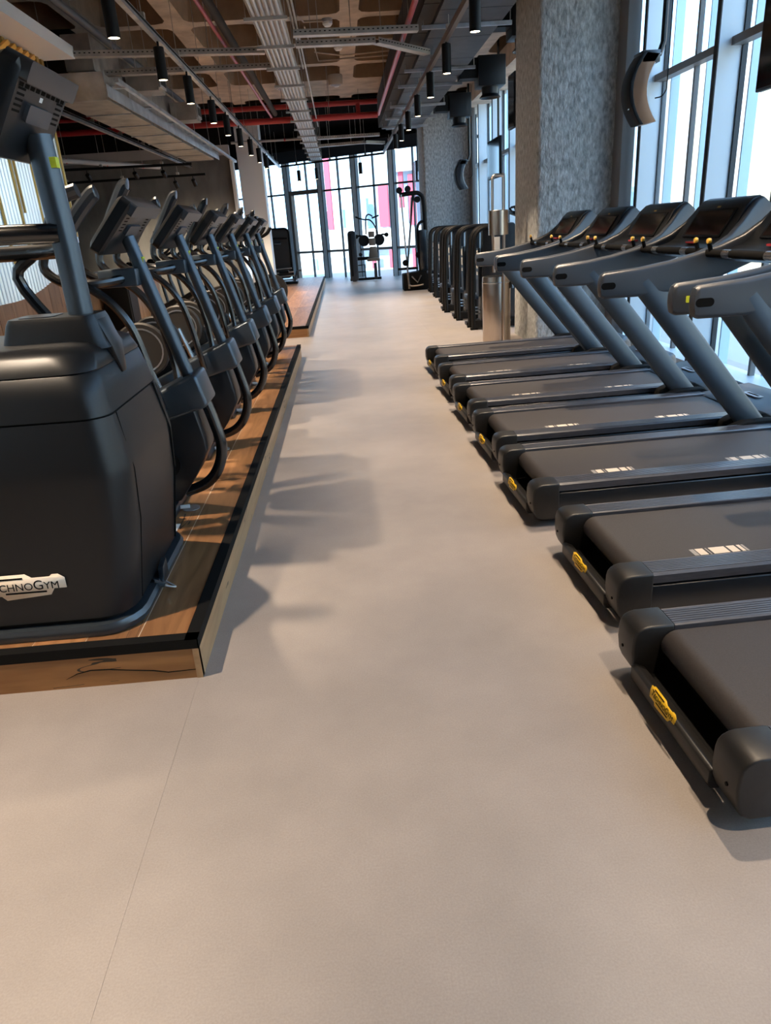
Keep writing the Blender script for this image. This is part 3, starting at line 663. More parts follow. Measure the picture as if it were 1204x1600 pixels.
# ================================================================== CROSS TRAINERS
def make_elliptical():
    yc = 3.85; O = Vector((-1.1, yc, .177)); t = bpy.data.objects.new('cross_trainer', None); COL.objects.link(t); t.location = O
    hw = .125
    # shroud: flat-sided body hanging under a slanted collar
    pr = [(-1.30, .70), (-.86, .79), (-.825, .60), (-.822, .535), (-.90, .40), (-1.005, .262), (-1.16, .245), (-1.30, .40)]
    MB(O).prism(pr, yc - hw, yc + hw).build('shroud', M_shroud, t, bevel=.012, seg=2)
    MB(O).prism([(-1.345, .74), (-.845, .955), (-.815, .955), (-.772, .79), (-.80, .775), (-1.33, .635)], yc - hw - .012, yc + hw + .012).build('collar', M_post, t, bevel=.018, seg=3)
    MB(O).lathe([(.001, 0), (.075, 0), (.075, .008), (.06, .014), (.001, .014)], (-1.045, yc - hw - .012, .485), 'y', 20).build('pivot_cover', M_black, t)
    MB(O).tube(smoothpath([(-.82, yc, .82), (-.785, yc, .68), (-.762, yc, .53), (-.80, yc, .40), (-.88, yc, .315), (-1.0, yc, .275)], 5), .031, 14).build('bumper_tube', M_tube, t)
    post = MB(O).tube([(-.865, yc, .88), (-.955, yc, 1.22), (-1.065, yc, 1.64)], .034, 16).build('post', M_post, t)
    MB(O).box(-1.035, -1.004, yc - .02, yc + .02, 1.515, 1.545).build('lime_sticker', M_lime, post)
    # console
    u = Vector((.20, 0, .222)).normalized(); nn = Vector((u.z, 0, -u.x)); c0 = Vector((-1.143, yc, 1.56)); ch = .25
    def cp(a, yy, h): return c0 + u * a + nn * h + Vector((0, yy, 0))
    rings = []
    for h, e in ((0, .012), (-.012, 0), (-.055, 0), (-.072, .02), (-.075, .03)): rings.append([tuple(cp(q, p, h)) for p, q in rrect(0, .148, ch - e, .15 - e, .028, 4)])
    con = MB(O).loft(rings).build('console', M_shroud, t, smooth=40)
    MB(O).loft([[tuple(cp(q, p, h)) for p, q in rrect(0, .268, ch - .012, .03, .01, 3)] for h in (-.05, .018, .022)]).build('console_hood', M_slate2, con, smooth=40)
    b = MB(O)
    for s in (-1, 1):
        for k in range(5): b.add([tuple(cp(a, s * yy, .0008)) for a in (.145 + k * .017, .152 + k * .017) for yy in (.15, .205)], [(0, 1, 3, 2)])
    b.build('vent_slots', M_ink, con, smooth=0)
    MB(O).loft([[tuple(cp(q, p, h)) for p, q in rrect(0, .155, .10, .028, .008, 2)] for h in (-.005, .011, .013)]).build('port_cover', M_slate2, con)
    # handle bracket and fixed handlebars
    MB(O).box(-1.22, -1.03, yc - .10, yc + .10, 1.41, 1.495).build('handle_bracket', M_post, t, bevel=.01)
    for s in (-1, 1):
        MB(O).tube(smoothpath([(-1.10, yc + s * .08, 1.45), (-1.20, yc + s * .20, 1.44), (-1.33, yc + s * .23, 1.45), (-1.42, yc + s * .22, 1.52), (-1.40, yc + s * .21, 1.60)]), .022, 10).build('fixed_handle', M_tube, t)
        a = smoothpath([(-.99, yc + s * .20, .80), (-1.0, yc + s * .245, .93), (-1.02, yc + s * .255, 1.08), (-1.06, yc + s * .26, 1.24), (-1.14, yc + s * .265, 1.365), (-1.25, yc + s * .27, 1.45), (-1.31, yc + s * .275, 1.52), (-1.30, yc + s * .275, 1.60)], 4)
        arm = MB(O).tube(a, .021, 10).build('swing_arm', M_tube, t)
        MB(O).tube(smoothpath([(-1.30, yc + s * .275, 1.60), (-1.22, yc + s * .275, 1.72), (-1.12, yc + s * .275, 1.85 + .03 * s), (-1.09, yc + s * .275, 1.865 + .03 * s)]), [.026, .03, .03, .032, .033, .034, .034, .034, .034, .034, .034, .034, .028], 10).build('grip', M_slate, arm)
        # drive disc and pedal linkage
        d = MB(O).lathe([(.001, -.02), (.17, -.02), (.18, -.012), (.18, .012), (.17, .02), (.001, .02)], (-1.38, yc + s * .19, .95), 'y', 28).build('drive_disc', M_disc, t)
        MB(O).lathe([(.135, -.0205), (.135, -.024), (.145, -.024), (.145, .024), (.135, .024), (.135, .0205)], (-1.38, yc + s * .19, .95), 'y', 28, False).build('disc_rim', M_galv, d)
        MB(O).tube([(-1.38, yc + s * .235, .95), (-1.30, yc + s * .24, .70)], .02, 8).build('crank', M_silver, d)
        MB(O).tube(smoothpath([(-1.0, yc + s * .21, .70), (-1.5, yc + s * .22, .66), (-2.2, yc + s * .22, .50), (-2.75, yc + s * .22, .40)]), .024, 8).build('pedal_rail', M_tube, t)
        MB(O).tube([(-1.1, yc + s * .17, .62), (-2.5, yc + s * .17, .42)], .012, 8).build('chrome_rod', M_steel, t)
        p = MB(O).prism([(-2.30, .53), (-1.92, .58), (-1.90, .62), (-1.93, .62), (-2.3, .56)], yc + s * .14, yc + s * .29).build('pedal', M_black, t, bevel=.005)
        MB(O).tube([(-2.70, yc + s * .22, .23), (-2.70, yc + s * .22, .42)], .022, 8).build('rear_leg', M_tube, t)
    MB(O).prism([(-1.62, .55), (-1.20, .66), (-1.20, .90), (-1.40, 1.02), (-1.60, .96)], yc - .08, yc + .08).build('drive_housing', M_black, t, bevel=.02)
    MB(O).box(-2.85, -1.12, yc - .06, yc + .06, .20, .29).build('floor_beam', M_black, t, bevel=.01)
    MB(O).box(-2.85, -2.74, yc - .28, yc + .28, .177, .235).build('rear_foot', M_black, t, bevel=.012)
    MB(O).box(-1.17, -1.04, yc - .27, yc + .27, .177, .235).build('front_foot', M_slate, t, bevel=.012)
    MB(O).box(-1.16, -1.08, yc - .05, yc + .05, .22, .30).build('beam_bracket', M_black, t)
    pl = MB(O).lathe([(.001, 0), (.05, 0), (.05, .004), (.001, .004)], (-.985, yc - .02, .1775), 'z', 16).build('floor_socket', M_galv, t)
    MB(O).tube([(-1.04, yc - .05, .20), (-.99, yc - .03, .195)], .012, 8).build('power_plug', M_cordwhite, pl)
    return t
EL = make_elliptical()
ELAB = ['black cross trainer directly behind the large climbing machine, its front shroud fully visible',
        'second black cross trainer in the row, its console clear against the lit concrete wall',
        'third black cross trainer in the row, with a grip rising behind its console',
        'fourth black cross trainer in the row, middle one of the narrowing stack of posts',
        'fifth black cross trainer in the row, next to the last on the platform',
        'farthest black cross trainer, at the back end of the first platform']
for i, yc in enumerate((3.85, 5.03, 6.2, 7.38, 8.56, 9.72)):
    o = EL if i == 0 else copy_tree(EL)
    o.location = (-1.1, yc, .177); tag(o, ELAB[i], 'exercise machine', 'cross trainers in a row on the platform')
# paper on the platform
tag(MB((-1.06, 3.48, .178)).box(-1.14, -1.0, 3.40, 3.60, .1765, .178).build('paper_sheet', M_paper), 'sheet of white paper lying on the oak platform', 'paper').location = (-1.06, 3.48, .178)

# ================================================================== CEILING SERVICES
def spotlamp(x, y, ztop, zbot, label, group, power=SPOT_W, r=.055, ang=75):
    o = (x, y, zbot); t = thing('pendant_spotlight', label, 'lamp', o, group=group)
    MB(o).lathe([(.001, zbot + .03), (r - .008, zbot + .03), (r - .008, zbot + .0), (r, zbot), (r, zbot + .30), (r - .006, zbot + .305), (.001, zbot + .305)], (x, y, 0), 'z', 18).build('housing', M_black, t)
    MB(o).lathe([(.001, zbot + .004), (r - .009, zbot + .004), (r - .009, zbot + .02), (.001, zbot + .02)], (x, y, 0), 'z', 14).build('lens', M_lens, t)
    MB(o).tube([(x, y, zbot + .3), (x, y, ztop)], .012, 6).build('stem', M_black, t)
    ld = bpy.data.lights.new('spot_beam', 'SPOT'); ld.energy = power; ld.color = WARM; ld.spot_size = rad(ang); ld.spot_blend = .7; ld.shadow_soft_size = .035
    lo = bpy.data.objects.new('spot_beam', ld); COL.objects.link(lo); lo.parent = t; lo.location = (0, 0, -.02)
    return t
ORD = ['first', 'second', 'third', 'fourth', 'fifth', 'sixth', 'seventh', 'eighth', 'ninth', 'tenth']
LT_X, RT_X = -1.76, 1.42
for k, yy in enumerate((7.08, 8.85, 10.35, 12.1, 13.55, 15.2, 16.9, 18.6, 20.3)):
    spotlamp(LT_X, yy, 3.58, 3.22, 'black cylinder spotlight, %s from the front on the left ceiling track' % ORD[k], 'spotlights on the left track')
for k, yy in enumerate((7.78, 9.68, 11.3, 13.05, 14.75, 16.4, 18.0)):
    spotlamp(RT_X, yy, 3.58, 3.26, 'black cylinder spotlight, %s from the front on the right ceiling track' % ORD[k], 'spotlights on the right track')
for k, yy in enumerate((5.4, 3.7, 2.0, .3, -1.4)):     # further lamps of the same two tracks, above and behind the camera
    spotlamp(LT_X, yy, 3.58, 3.22, 'black cylinder spotlight on the left track above the frame, %s back from its first lamp' % ORD[k], 'spotlights on the left track', SPOT_W * (1, 1, .9, .7, .6)[k])
    spotlamp(RT_X, yy + .5, 3.58, 3.26, 'black cylinder spotlight on the right track above the frame, %s back from its first lamp' % ORD[k], 'spotlights on the right track', SPOT_W * (.9, .75, .6, .5, .4)[k])
def track(name, label, a, b, mm, wdt=.05, hgt=.07, rods=1.6, top=None):
    a, b = Vector(a), Vector(b); t = thing(name, label, 'ceiling track', a)
    MB(a).bar(a, b, wdt, hgt).build('rail', mm, t)
    s = (b - a).normalized().cross(Vector((0, 0, 1)))
    MB(a).bar(a + s * (wdt / 2 + .003) + Vector((0, 0, .012)), b + s * (wdt / 2 + .003) + Vector((0, 0, .012)), .005, .02).build('groove', M_blk_matte, t)
    n = int((b - a).length / rods)
    for k in range(n + 1):
        p = a.lerp(b, (k + .5) / (n + 1)); MB(a).tube([p, (p.x, p.y, top or H + .41)], .004, 5).build('hanger_rod', M_galvdull, t)
        MB(a).box(p.x - .03, p.x + .03, p.y - .03, p.y + .03, p.z + hgt / 2, p.z + hgt / 2 + .05).build('hanger_clip', M_galvdull, t)
track('lighting_track', 'long grey lighting track over the cross trainers, left of the cable tray', (LT_X, -2, 3.61), (LT_X, 24.9, 3.61), M_galv)
track('lighting_track', 'brown grey lighting track under the dark duct on the right', (RT_X, -2, 3.62), (RT_X, 22.4, 3.62), mat('bronze_rail', (.20, .155, .12), .45, .5), top=3.80)
track('lighting_track', 'grey strut rail hanging beside the galvanised duct on the far left', (-3.78, 6, 3.40), (-3.74, 21.2, 3.40), M_galv)
track('lighting_track', 'black lighting track running across in front of the far glass wall', (-1.7, 24.6, 3.585), (1.42, 22.4, 3.585), M_black, .05, .05, 1.5)
track('lighting_track', 'lower black lighting track in front of the dark concrete wall', (-6.8, 18.2, 3.02), (-3.0, 18.2, 3.02), M_black, .05, .05)
track('lighting_track', 'upper black lighting track in front of the dark concrete wall', (-6.8, 16.6, 3.16), (-3.1, 17.2, 3.16), M_black, .05, .05)
# aimed track heads washing the concrete wall, and small ones near the far glass
def head(x, y, z, aim, label, power, group):
    p = Vector((x, y, z)); d = Vector(aim).normalized(); t = thing('track_head', label, 'lamp', p, group=group)
    MB(p).tube([p + d * .0, p + d * .16], .045, 12).build('housing', M_black, t)
    MB(p).tube([p + d * .158, p + d * .163], .038, 12).build('lens', M_lens, t)
    MB(p).tube([p, p + Vector((0, 0, .12))], .01, 6).build('stem', M_black, t)
    if power:
        ld = bpy.data.lights.new('head_beam', 'SPOT'); ld.energy = power; ld.color = (1, .8, .55); ld.spot_size = rad(70); ld.spot_blend = .8; ld.shadow_soft_size = .04
        lo = bpy.data.objects.new('head_beam', ld); COL.objects.link(lo); lo.parent = t; lo.location = d * .2; lo.rotation_euler = d.to_track_quat('-Z', 'Y').to_euler()
    return t
WL = ['first', 'second', 'third', 'fourth', 'fifth']
for k, (x, y, z) in enumerate(((-5.6, 18.2, 2.9), (-4.85, 18.2, 2.9), (-3.72, 18.2, 2.9), (-3.3, 18.2, 2.92))):
    head(x, y, z, (.1, .8, -.75), 'small black track head, %s from the left on the lower track by the concrete wall' % WL[k], 110, 'track heads at the concrete wall')
for k, (x, y, z) in enumerate(((-5.25, 16.85, 3.05), (-4.3, 17.0, 3.04), (-3.72, 17.1, 3.04))):
    head(x, y, z, (.05, .85, -.6), 'small black track head, %s from the left on the upper track by the concrete wall' % WL[k], 110, 'track heads at the concrete wall')
for k, f in enumerate((.18, .36, .78)):
    p = Vector((-1.7, 24.6, 0)).lerp(Vector((1.42, 22.4, 0)), f)
    spotlamp(p.x, p.y, 3.58, 3.12, 'small black spotlight, %s from the left on the track across the far glass' % WL[k], 'spotlights by the far glass', 60)
# main cable tray
def cable_tray():
    O = Vector((-.57, -2, 3.66)); t = thing('cable_tray', 'wide cable tray with pale conduits running the length of the ceiling', 'cable tray', O); x0, x1 = -.73, -.41
    MB(O).box(x0, x1, -2, 25, 3.695, 3.70).build('tray_bed', M_galvdull, t)
    for x in (x0, x1): MB(O).box(x - .004, x + .004, -2, 25, 3.68, 3.75).build('tray_side', M_galvdull, t)
    for k in range(6):
        x = x0 + .028 + k * .053; MB(O).tube([(x, -2, 3.675), (x, 25, 3.675)], .017, 8).build('conduit', M_cordwhite, t)
    for k in range(22):
        yy = -1 + 1.19 * k
        MB(O).box(x0 - .07, x1 + .05, yy - .02, yy + .02, 3.625, 3.655).build('crossbar', M_galvdull, t)
        for x in (x0 - .05, x1 + .03): MB(O).tube([(x, yy, 3.63), (x, yy, H + .41)], .004, 5).build('hanger_rod', M_galvdull, t)
    MB(O).tube([(x1 + .06, -2, 3.84), (x1 + .06, 12, 3.84)], .014, 8).build('side_conduit', M_galvdull, t)
    MB(O).tube([(x1 + .10, -2, 3.82), (x1 + .10, 18, 3.82)], .012, 8).build('side_conduit', M_galvdull, t)
cable_tray()
def cross_tray(label, pts, z):
    O = Vector((*pts[0], z)); t = thing('branch_tray', label, 'cable tray', O)
    P = [Vector((p[0], p[1], z if len(p) < 3 else p[2])) for p in pts]
    for a, b_ in zip(P[:-1], P[1:]):
        MB(O).bar(a, b_, .11, .006).build('tray_bed', M_galvdull, t)
        s = (b_ - a).normalized().cross(Vector((0, 0, 1)))
        for q in (-1, 1): MB(O).bar(a + s * q * .055 + Vector((0, 0, .03)), b_ + s * q * .055 + Vector((0, 0, .03)), .005, .06).build('tray_side', M_galvdull, t)
        n = int((b_ - a).length / .055)
        rg = MB(O)
        for k in range(n): p = a.lerp(b_, (k + .5) / n); rg.bar(p + s * .06 + Vector((0, 0, .03)), p + s * .0585 + Vector((0, 0, .035)), .022, .018)
        rg.build('slots', M_blk_matte, t)['kind'] = 'stuff'
    for k in range(2): p = P[0].lerp(P[1], .2 + .5 * k); MB(O).tube([p, (p.x, p.y, H + .41)], .005, 5).build('hanger_rod', M_galvdull, t)
cross_tray('front perforated tray crossing to the left of the main cable tray', [(-3.0, 10.0), (-.76, 10.38)], 3.72)
cross_tray('rear perforated tray crossing to the left of the main cable tray', [(-3.0, 11.1), (-.76, 11.24)], 3.72)
cross_tray('straight perforated tray crossing to the right of the main cable tray', [(-.36, 9.65), (1.1, 9.75)], 3.72)
cross_tray('cranked perforated tray crossing right behind the straight one', [(-.36, 10.15), (.62, 10.2), (1.35, 11.0)], 3.72)
cross_tray('far perforated tray crossing towards the dark duct above the glass', [(-.36, 18.6), (1.1, 18.6)], 3.62)
cross_tray('far cranked tray crossing just before the far glass', [(-.36, 20.2), (.8, 20.0), (1.3, 20.4)], 3.62)
# pipes
def pipe(name, label, pts, r, m, rods=True, extra=None):
    O = Vector(pts[0]); t = thing(name, label, 'pipe', O); MB(O).tube(pts, r, 12).build('pipe_run', m, t)
    if rods:
        for k in range(4):
            p = Vector(pts[0]).lerp(Vector(pts[1]), (k + .5) / 4); MB(O).tube([p, (p.x, p.y, H + .41)], .005, 5).build('hanger_rod', M_galvdull, t)
            if abs(pts[0][0] - pts[1][0]) > 1: MB(O).tube([(p.x - .02, p.y, p.z), (p.x + .02, p.y, p.z)], r + .006, 12).build('clamp', M_red, t)
    return t
pipe('sprinkler_pipe', 'thick red pipe crossing the ceiling in front of the black area', [(-7.1, 16.7, 3.83), (.98, 16.87, 3.83)], .06, M_red)
pipe('sprinkler_pipe', 'red pipe crossing above and behind the thick red pipe', [(-7.1, 16.95, 4.1), (1.0, 17.02, 4.1)], .05, M_red)
pipe('sprinkler_pipe', 'slim red pipe running along the ceiling beside the dark duct', [(1.0, -2, 3.84), (1.0, 16.9, 3.84)], .033, M_red)
pipe('sprinkler_riser', 'short red riser linking the two red cross pipes', [(.58, 16.87, 3.83), (.58, 17.02, 4.1)], .045, M_red, False)
pipe('sprinkler_pipe', 'thin red pipe hung beside the black insulated pipe', [(-1.34, -2, 3.86), (-1.22, 16.55, 3.86)], .022, M_red)
pipe('insulated_pipe', 'black insulated pipe running along the ceiling left of the cable tray', [(-1.26, -2, 3.92), (-1.14, 16.55, 3.92)], .05, M_ductside)
pipe('dark_conduit', 'dark blue grey conduit along the ceiling over the galvanised duct', [(-2.9, -2, 4.1), (-2.83, 16.8, 4.1)], .045, mat('slate_conduit', (.10, .105, .12), .5))
pipe('white_pipe', 'pale pipe crossing the black ceiling area near the far glass', [(-2.6, 20.35, 3.86), (1.05, 20.45, 3.86)], .03, M_greypaint)
pipe('grey_beam_pipe', 'sloping grey pipe under the black ceiling at the far left', [(-6.3, 15.0, 3.30), (-4.2, 19.0, 3.30)], .05, M_greypaint)
for lbl, pts in (('bent thin conduit with a round smoke detector at its front end', [(-.38, 12.3, 4.56), (-.3, 12.65, 4.56), (.05, 12.68, 4.56)]), ('bent thin conduit with the second detector', [(-.3, 12.9, 4.56), (-.25, 14.2, 4.56), (.2, 14.3, 4.56)]),
                 ('long thin conduit crossing the coffers towards the red pipe', [(-.2, 14.6, 4.56), (.3, 15.0, 4.56), (1.3, 14.8, 4.56)]), ('thin conduit crossing behind the other ceiling conduits', [(-.2, 13.9, 4.58), (-.15, 15.4, 4.58), (1.2, 15.3, 4.58)])):
    pipe('thin_conduit', lbl, pts, .012, M_conc, False)
for lbl, x, y in (('white smoke detector nearest on the coffered ceiling', .06, 12.72), ('white smoke detector second on the coffered ceiling', .22, 14.3), ('white smoke detector by the red pipes', .17, 17.6)):
    O = (x, y, 4.54); t = thing('smoke_detector', lbl, 'detector', O)
    MB(O).lathe([(.001, 4.50), (.05, 4.50), (.075, 4.53), (.075, 4.56)], (x, y, 0), 'z', 14).build('detector_body', M_paper, t)
    MB(O).lathe([(.08, 4.555), (.08, 4.605), (.001, 4.605)], (x, y, 0), 'z', 14).build('detector_base', M_greypaint, t)
for lbl, x, y in (('pale ceiling box on the solid slab right of the cable tray', .15, 16.9), ('pale ceiling box on the solid slab left of the cable tray', -.95, 17.0)):
    O = (x, y, 4.55); t = thing('ceiling_box', lbl, 'ceiling speaker', O)
    MB(O).lathe([(.001, 4.42), (.14, 4.42), (.15, 4.45), (.15, 4.60)], (x, y, 0), 'z', 16).build('box_body', M_beige, t); MB(O).lathe([(.10, 4.414), (.11, 4.414), (.11, 4.422), (.10, 4.422)], (x, y, 0), 'z', 16).build('box_rim', M_greypaint, t)
# ducts
def duct_left():
    O = Vector((-3.0, 10, 3.35)); t = thing('galvanised_duct', 'wide flat galvanised air duct hanging over the left of the hall', 'air duct', O)
    x0, x1, z0, z1 = -3.42, -2.80, 3.33, 3.62; ys = [10.35 + 1.15 * k for k in range(8)]
    for a, b_ in zip(ys[:-1], ys[1:]): MB(O).box(x0, x1, a + .012, b_ - .012, z0, z1).build('duct_section', M_galvdull, t)
    for a in ys: MB(O).box(x0 - .012, x1 + .012, a - .012, a + .012, z0 - .012, z1 + .012).build('flange', M_galv, t)
    MB(O).bar((-2.60, 10.2, 3.50), (-2.52, 20.2, 3.42), .05, .05).build('support_rail', M_galv, t)
    MB(O).bar((-2.74, 10.2, 3.40), (-2.70, 18.6, 3.40), .012, .14).build('side_plate', M_galv, t)
    for k in range(6):
        yy = 10.5 + 1.55 * k; MB(O).tube([(-2.60 + .006 * k, yy, 3.5), (-2.60, yy, H + .41)], .005, 5).build('hanger_rod', M_galvdull, t)
        MB(O).box(-2.78, -2.58, yy - .02, yy + .02, 3.46, 3.49).build('cross_strut', M_galv, t)
    for yy in (12.1, 15.0):
        bx = MB(O).box(-2.9, -2.45, yy - .22, yy + .22, 3.66, 3.95).build('outlet_box', M_galvdull, t)
        MB(O).box(-2.44, -2.42, yy - .18, yy + .18, 3.70, 3.91).build('grille_frame', M_greypaint, bx); MB(O).box(-2.425, -2.41, yy - .14, yy + .14, 3.74, 3.87).build('grille', M_ductside, bx)
    MB(O).box(-3.3, -2.95, 10.6, 15.8, 3.70, 4.1).build('upper_duct', M_galvdull, t)
duct_left()
def duct_right():
    O = Vector((1.7, 8, 3.8)); t = thing('dark_duct', 'large dark rectangular air duct running along the right of the ceiling', 'air duct', O)
    ys = [-2 + 1.25 * k for k in range(18)]
    for a, b_ in zip(ys[:-1], ys[1:]): MB(O).box(1.30, 2.12, a + .008, b_ - .008, 3.80, 4.42).build('duct_section', M_duct, t)
    for a, b_ in zip(ys[:-1], ys[1:]): MB(O).box(1.12, 1.30, a, b_ - .03, 3.86, 4.5).build('insulation_batt', M_ductside, t)
    for yy in (7.2, 9.85, 12.3, 13.55, 15.6, 17.2, 18.6): 
        MB(O).box(1.16, 2.24, yy - .02, yy + .02, 3.755, 3.797).build('support_bar', M_galv, t)
        for x in (1.18, 2.22): MB(O).tube([(x, yy, 3.76), (x, yy, H + .41)], .005, 5).build('hanger_rod', M_galvdull, t)
duct_right()
for lbl, x, y, z in (('black square air outlet box beside the nearest concrete column', 2.62, 13.1, 3.62), ('black square air outlet box further back by the second column', 2.62, 16.3, 3.60), ('black outlet box behind the nearest concrete column top', 2.75, 11.3, 3.9)):
    O = (x, y, z); t = thing('air_outlet', lbl, 'air outlet', O)
    MB(O).box(x - .22, x + .22, y - .2, y + .2, z, z + .42).build('outlet_box', M_shroud, t, bevel=.008)
    MB(O).box(2.112, x - .22, y - .14, y + .14, z + .12, z + .40).build('branch_duct', M_black, t)
    MB(O).lathe([(.14, z + .01), (.13, z - .10), (.175, z - .15), (.165, z - .155), (.12, z - .11), (.001, z - .10)], (x, y, 0), 'z', 18).build('round_diffuser', M_shroud, t)

# ================================================================== SCREENS, SPEAKERS ON THE WINDOW SIDE
def curved(x, y, z0, z1, label, m_side, top=None):
    O = Vector((x, y, z0)); t = thing('curved_speaker', label, 'speaker', O); hgt = z1 - z0; pr = []
    n = 10
    for k in range(n + 1):
        a = -1 + 2 * k / n; pr.append((x - .14 + .13 * a * a, z0 + hgt * (k / n)))
    inn = []
    for k in range(n, -1, -1):
        a = -1 + 2 * k / n; inn.append((x + .01 + .12 * a * a, z0 + .02 + (hgt - .04) * (k / n)))
    MB(O).prism(pr + inn, y - .12, y + .12).build('cabinet', m_side, t, bevel=.006)
    fr = [(p[0] - .035, p[1]) for p in pr] + [(p[0] + .006, p[1]) for p in pr[::-1]]
    MB(O).prism(fr, y - .125, y + .125).build('front_grille', M_black, t, bevel=.006)
    bk = [(p[0] + .012, p[1]) for p in inn] + [(p[0] - .004, p[1]) for p in inn[::-1]]
    MB(O).prism(bk, y - .11, y + .11).build('rear_panel', M_alu, t)
    MB(O).box(x - .06, x + .13, y - .12, y + .12, z1 - .10, z1 + .012).build('top_cap', M_slate, t, bevel=.008)
    MB(O).tube([(x + .16, y, z1 - .02), (x + .2, y, z1 + .1), (x + .2, y, H + .41)], .03, 10).build('ceiling_pole', M_tube, t)
    MB(O).tube(smoothpath([(x + .26, y, H), (x + .27, y, z1 - .1), (x + .25, y, z0 + hgt * .45), (x + .15, y, z0 + hgt * .38)]), .006, 6).build('cable', M_ink, t)
    MB(O).box(x - .178, x - .17, y - .128, y - .10, z0 + .14, z0 + .152).build('silver_mark', M_silver, t)
curved(3.28, 8.35, 2.44, 3.10, 'curved black speaker with copper side hanging in front of the nearest window bay', M_copper)
curved(3.05, 18.8, 2.35, 3.0, 'curved dark blue speaker hanging beside the second concrete column', M_slate)
def monitor(x, y, z0, z1, wdt, rz, label, pole=True):
    O = Vector((x, y, z0)); t = thing('monitor', label, 'screen', O, rz); h = z1 - z0
    MB().box(-.025, .025, -wdt / 2, wdt / 2, 0, h).build('screen_housing', M_black, t, bevel=.008)
    MB().box(-.029, -.0255, -wdt / 2 + .02, wdt / 2 - .02, .02, h - .02).build('display', M_screen, t)
    MB().box(.025, .06, -.14, .14, h * .3, h * .75).build('wall_bracket', M_slate, t)
    if pole: MB().tube([(.08, 0, h * .5), (.08, 0, H + .41 - z0)], .022, 8).build('ceiling_pole', M_tube, t)
    MB().box(.026, .03, -wdt / 2 + .03, wdt / 2 - .03, .03, h - .03).build('back_plate', M_tube, t)
monitor(3.2, 5.35, 2.36, 3.04, 1.06, 0, 'black screen hanging at the right photo edge before the glass')
monitor(3.1, 15.1, 2.36, 3.06, 1.15, rad(0), 'black screen hanging before the glass between the two concrete columns')
monitor(2.53, 11.05, 2.78, 3.45, .4, 0, 'black screen peeking out left of the nearest concrete column', True)
monitor(2.27, 22.2, 2.78, 3.3, .8, 0, 'black screen peeking out left of the second concrete column', True)

# ================================================================== WIPES STATION
def station():
    x, y = 2.10, 10.15; O = Vector((x, y, 0)); t = thing('wipes_station', 'brushed steel wipes stand with waste bin and roll holder in front of the column', 'wipes stand', O)
    MB(O).lathe([(.19, 0), (.195, .02), (.195, .86), (.19, .885)], (x, y, 0), 'z', 28).build('bin', M_steel, t, smooth=50)
    MB(O).lathe([(.197, .80), (.199, .805), (.199, .815), (.197, .82)], (x, y, 0), 'z', 28).build('bin_band', M_silver, t)
    MB(O).lathe([(.001, .88), (.17, .88), (.17, .886), (.001, .886)], (x, y, 0), 'z', 24).build('bin_opening', M_ink, t)
    yp = y - .21
    MB(O).tube(smoothpath([(x + .06, yp, .02), (x + .06, yp, 1.2), (x + .06, yp, 2.08), (x + .045, yp, 2.13), (x, yp, 2.14), (x - .06, yp, 2.14), (x - .085, yp, 2.11), (x - .09, yp, 2.05), (x - .09, yp, 1.55), (x - .075, yp, .95)], 4), .02, 10).build('steel_post', M_steel, t)
    MB(O).box(x - .02, x + .14, yp - .05, y - .17, 0, .02).build('post_base', M_steel, t)
    MB(O).lathe([(.001, 1.42), (.13, 1.42), (.13, 1.72), (.125, 1.725), (.001, 1.725)], (x, yp + .06, 0), 'z', 24).build('roll_holder', M_steel, t)
    MB(O).box(x - .085, x - .01, yp - .085, yp - .08, 1.22, 1.40).build('paper_tag', M_cream, t)
    MB(O).box(x + .2, x + .22, y - .1, y + .1, .72, .80).build('side_clip', M_silver, t)
station()

# ================================================================== STRENGTH MACHINES
def make_strength():
    t = bpy.data.objects.new('strength_machine', None); COL.objects.link(t)
    # local: +x away from the aisle, front frame at x = 0
    for yy in (-.0, .32):
        MB().tube(smoothpath([(0, yy, .02), (.0, yy, .5), (.03, yy, 1.25), (.06, yy, 1.42), (.14, yy, 1.50), (.28, yy, 1.53), (.5, yy, 1.53)], 4), .035, 8, ry=1.3).build('frame_tube', M_black, t)
    MB().prism([(.12, .12), (.75, .12), (.75, 1.45), (.66, 1.56), (.3, 1.57), (.16, 1.48)], .04, .28).build('weight_cover', M_slate, t, bevel=.03)
    MB().box(.10, .13, .06, .26, .5, 1.22).build('guide_panel', M_shroud, t)
    b = MB()
    for k, (z0, z1) in enumerate(((1.08, 1.18), (.92, 1.04), (.82, .87))): b.box(.095, .1, .10, .15, z0, z1).box(.095, .1, .17, .21, z0, z1)
    b.build('instruction_print', M_paper, t)
    MB().box(.02, 1.2, .26, .34, .02, .12).build('base_beam', M_black, t, bevel=.01)
    MB().box(.02, .75, -.03, .05, .02, .14).build('base_beam', M_black, t, bevel=.01)
    for k in range(3): MB().tube(smoothpath([(.02, .05 + .02 * k, .34 - .05 * k), (.12, .12, .33 - .05 * k), (.25, .30, .30 - .05 * k)]), .014, 6).build('cable_guard', M_galv, t)
    MB().box(-.02, .25, .5, .78, .42, .50).build('seat', M_bluepad, t, bevel=.02)
    MB().box(.06, .16, .60, .68, .02, .42).build('seat_post', M_black, t)
    MB().box(.3, .38, .5, .78, .55, 1.1).build('back_pad', M_bluepad, t, bevel=.02)
    MB().box(-.02, .8, .55, .75, .0, .05).build('floor_frame', M_black, t)
    for yy in (0, .32): MB().box(-.05, .06, yy - .04, yy + .04, 0, .03).build('foot', M_blk_matte, t)
    return t
SM = make_strength()
SL = ['black strength machine nearest the steel bin, its frame tube half hidden by it', 'second black strength machine from the steel bin, with white instruction print', 'third black strength machine from the steel bin, with white instruction print', 'fourth black strength machine from the bin', 'fifth black strength machine from the bin, next to the farthest', 'farthest black strength machine of the row, beside the second concrete column']
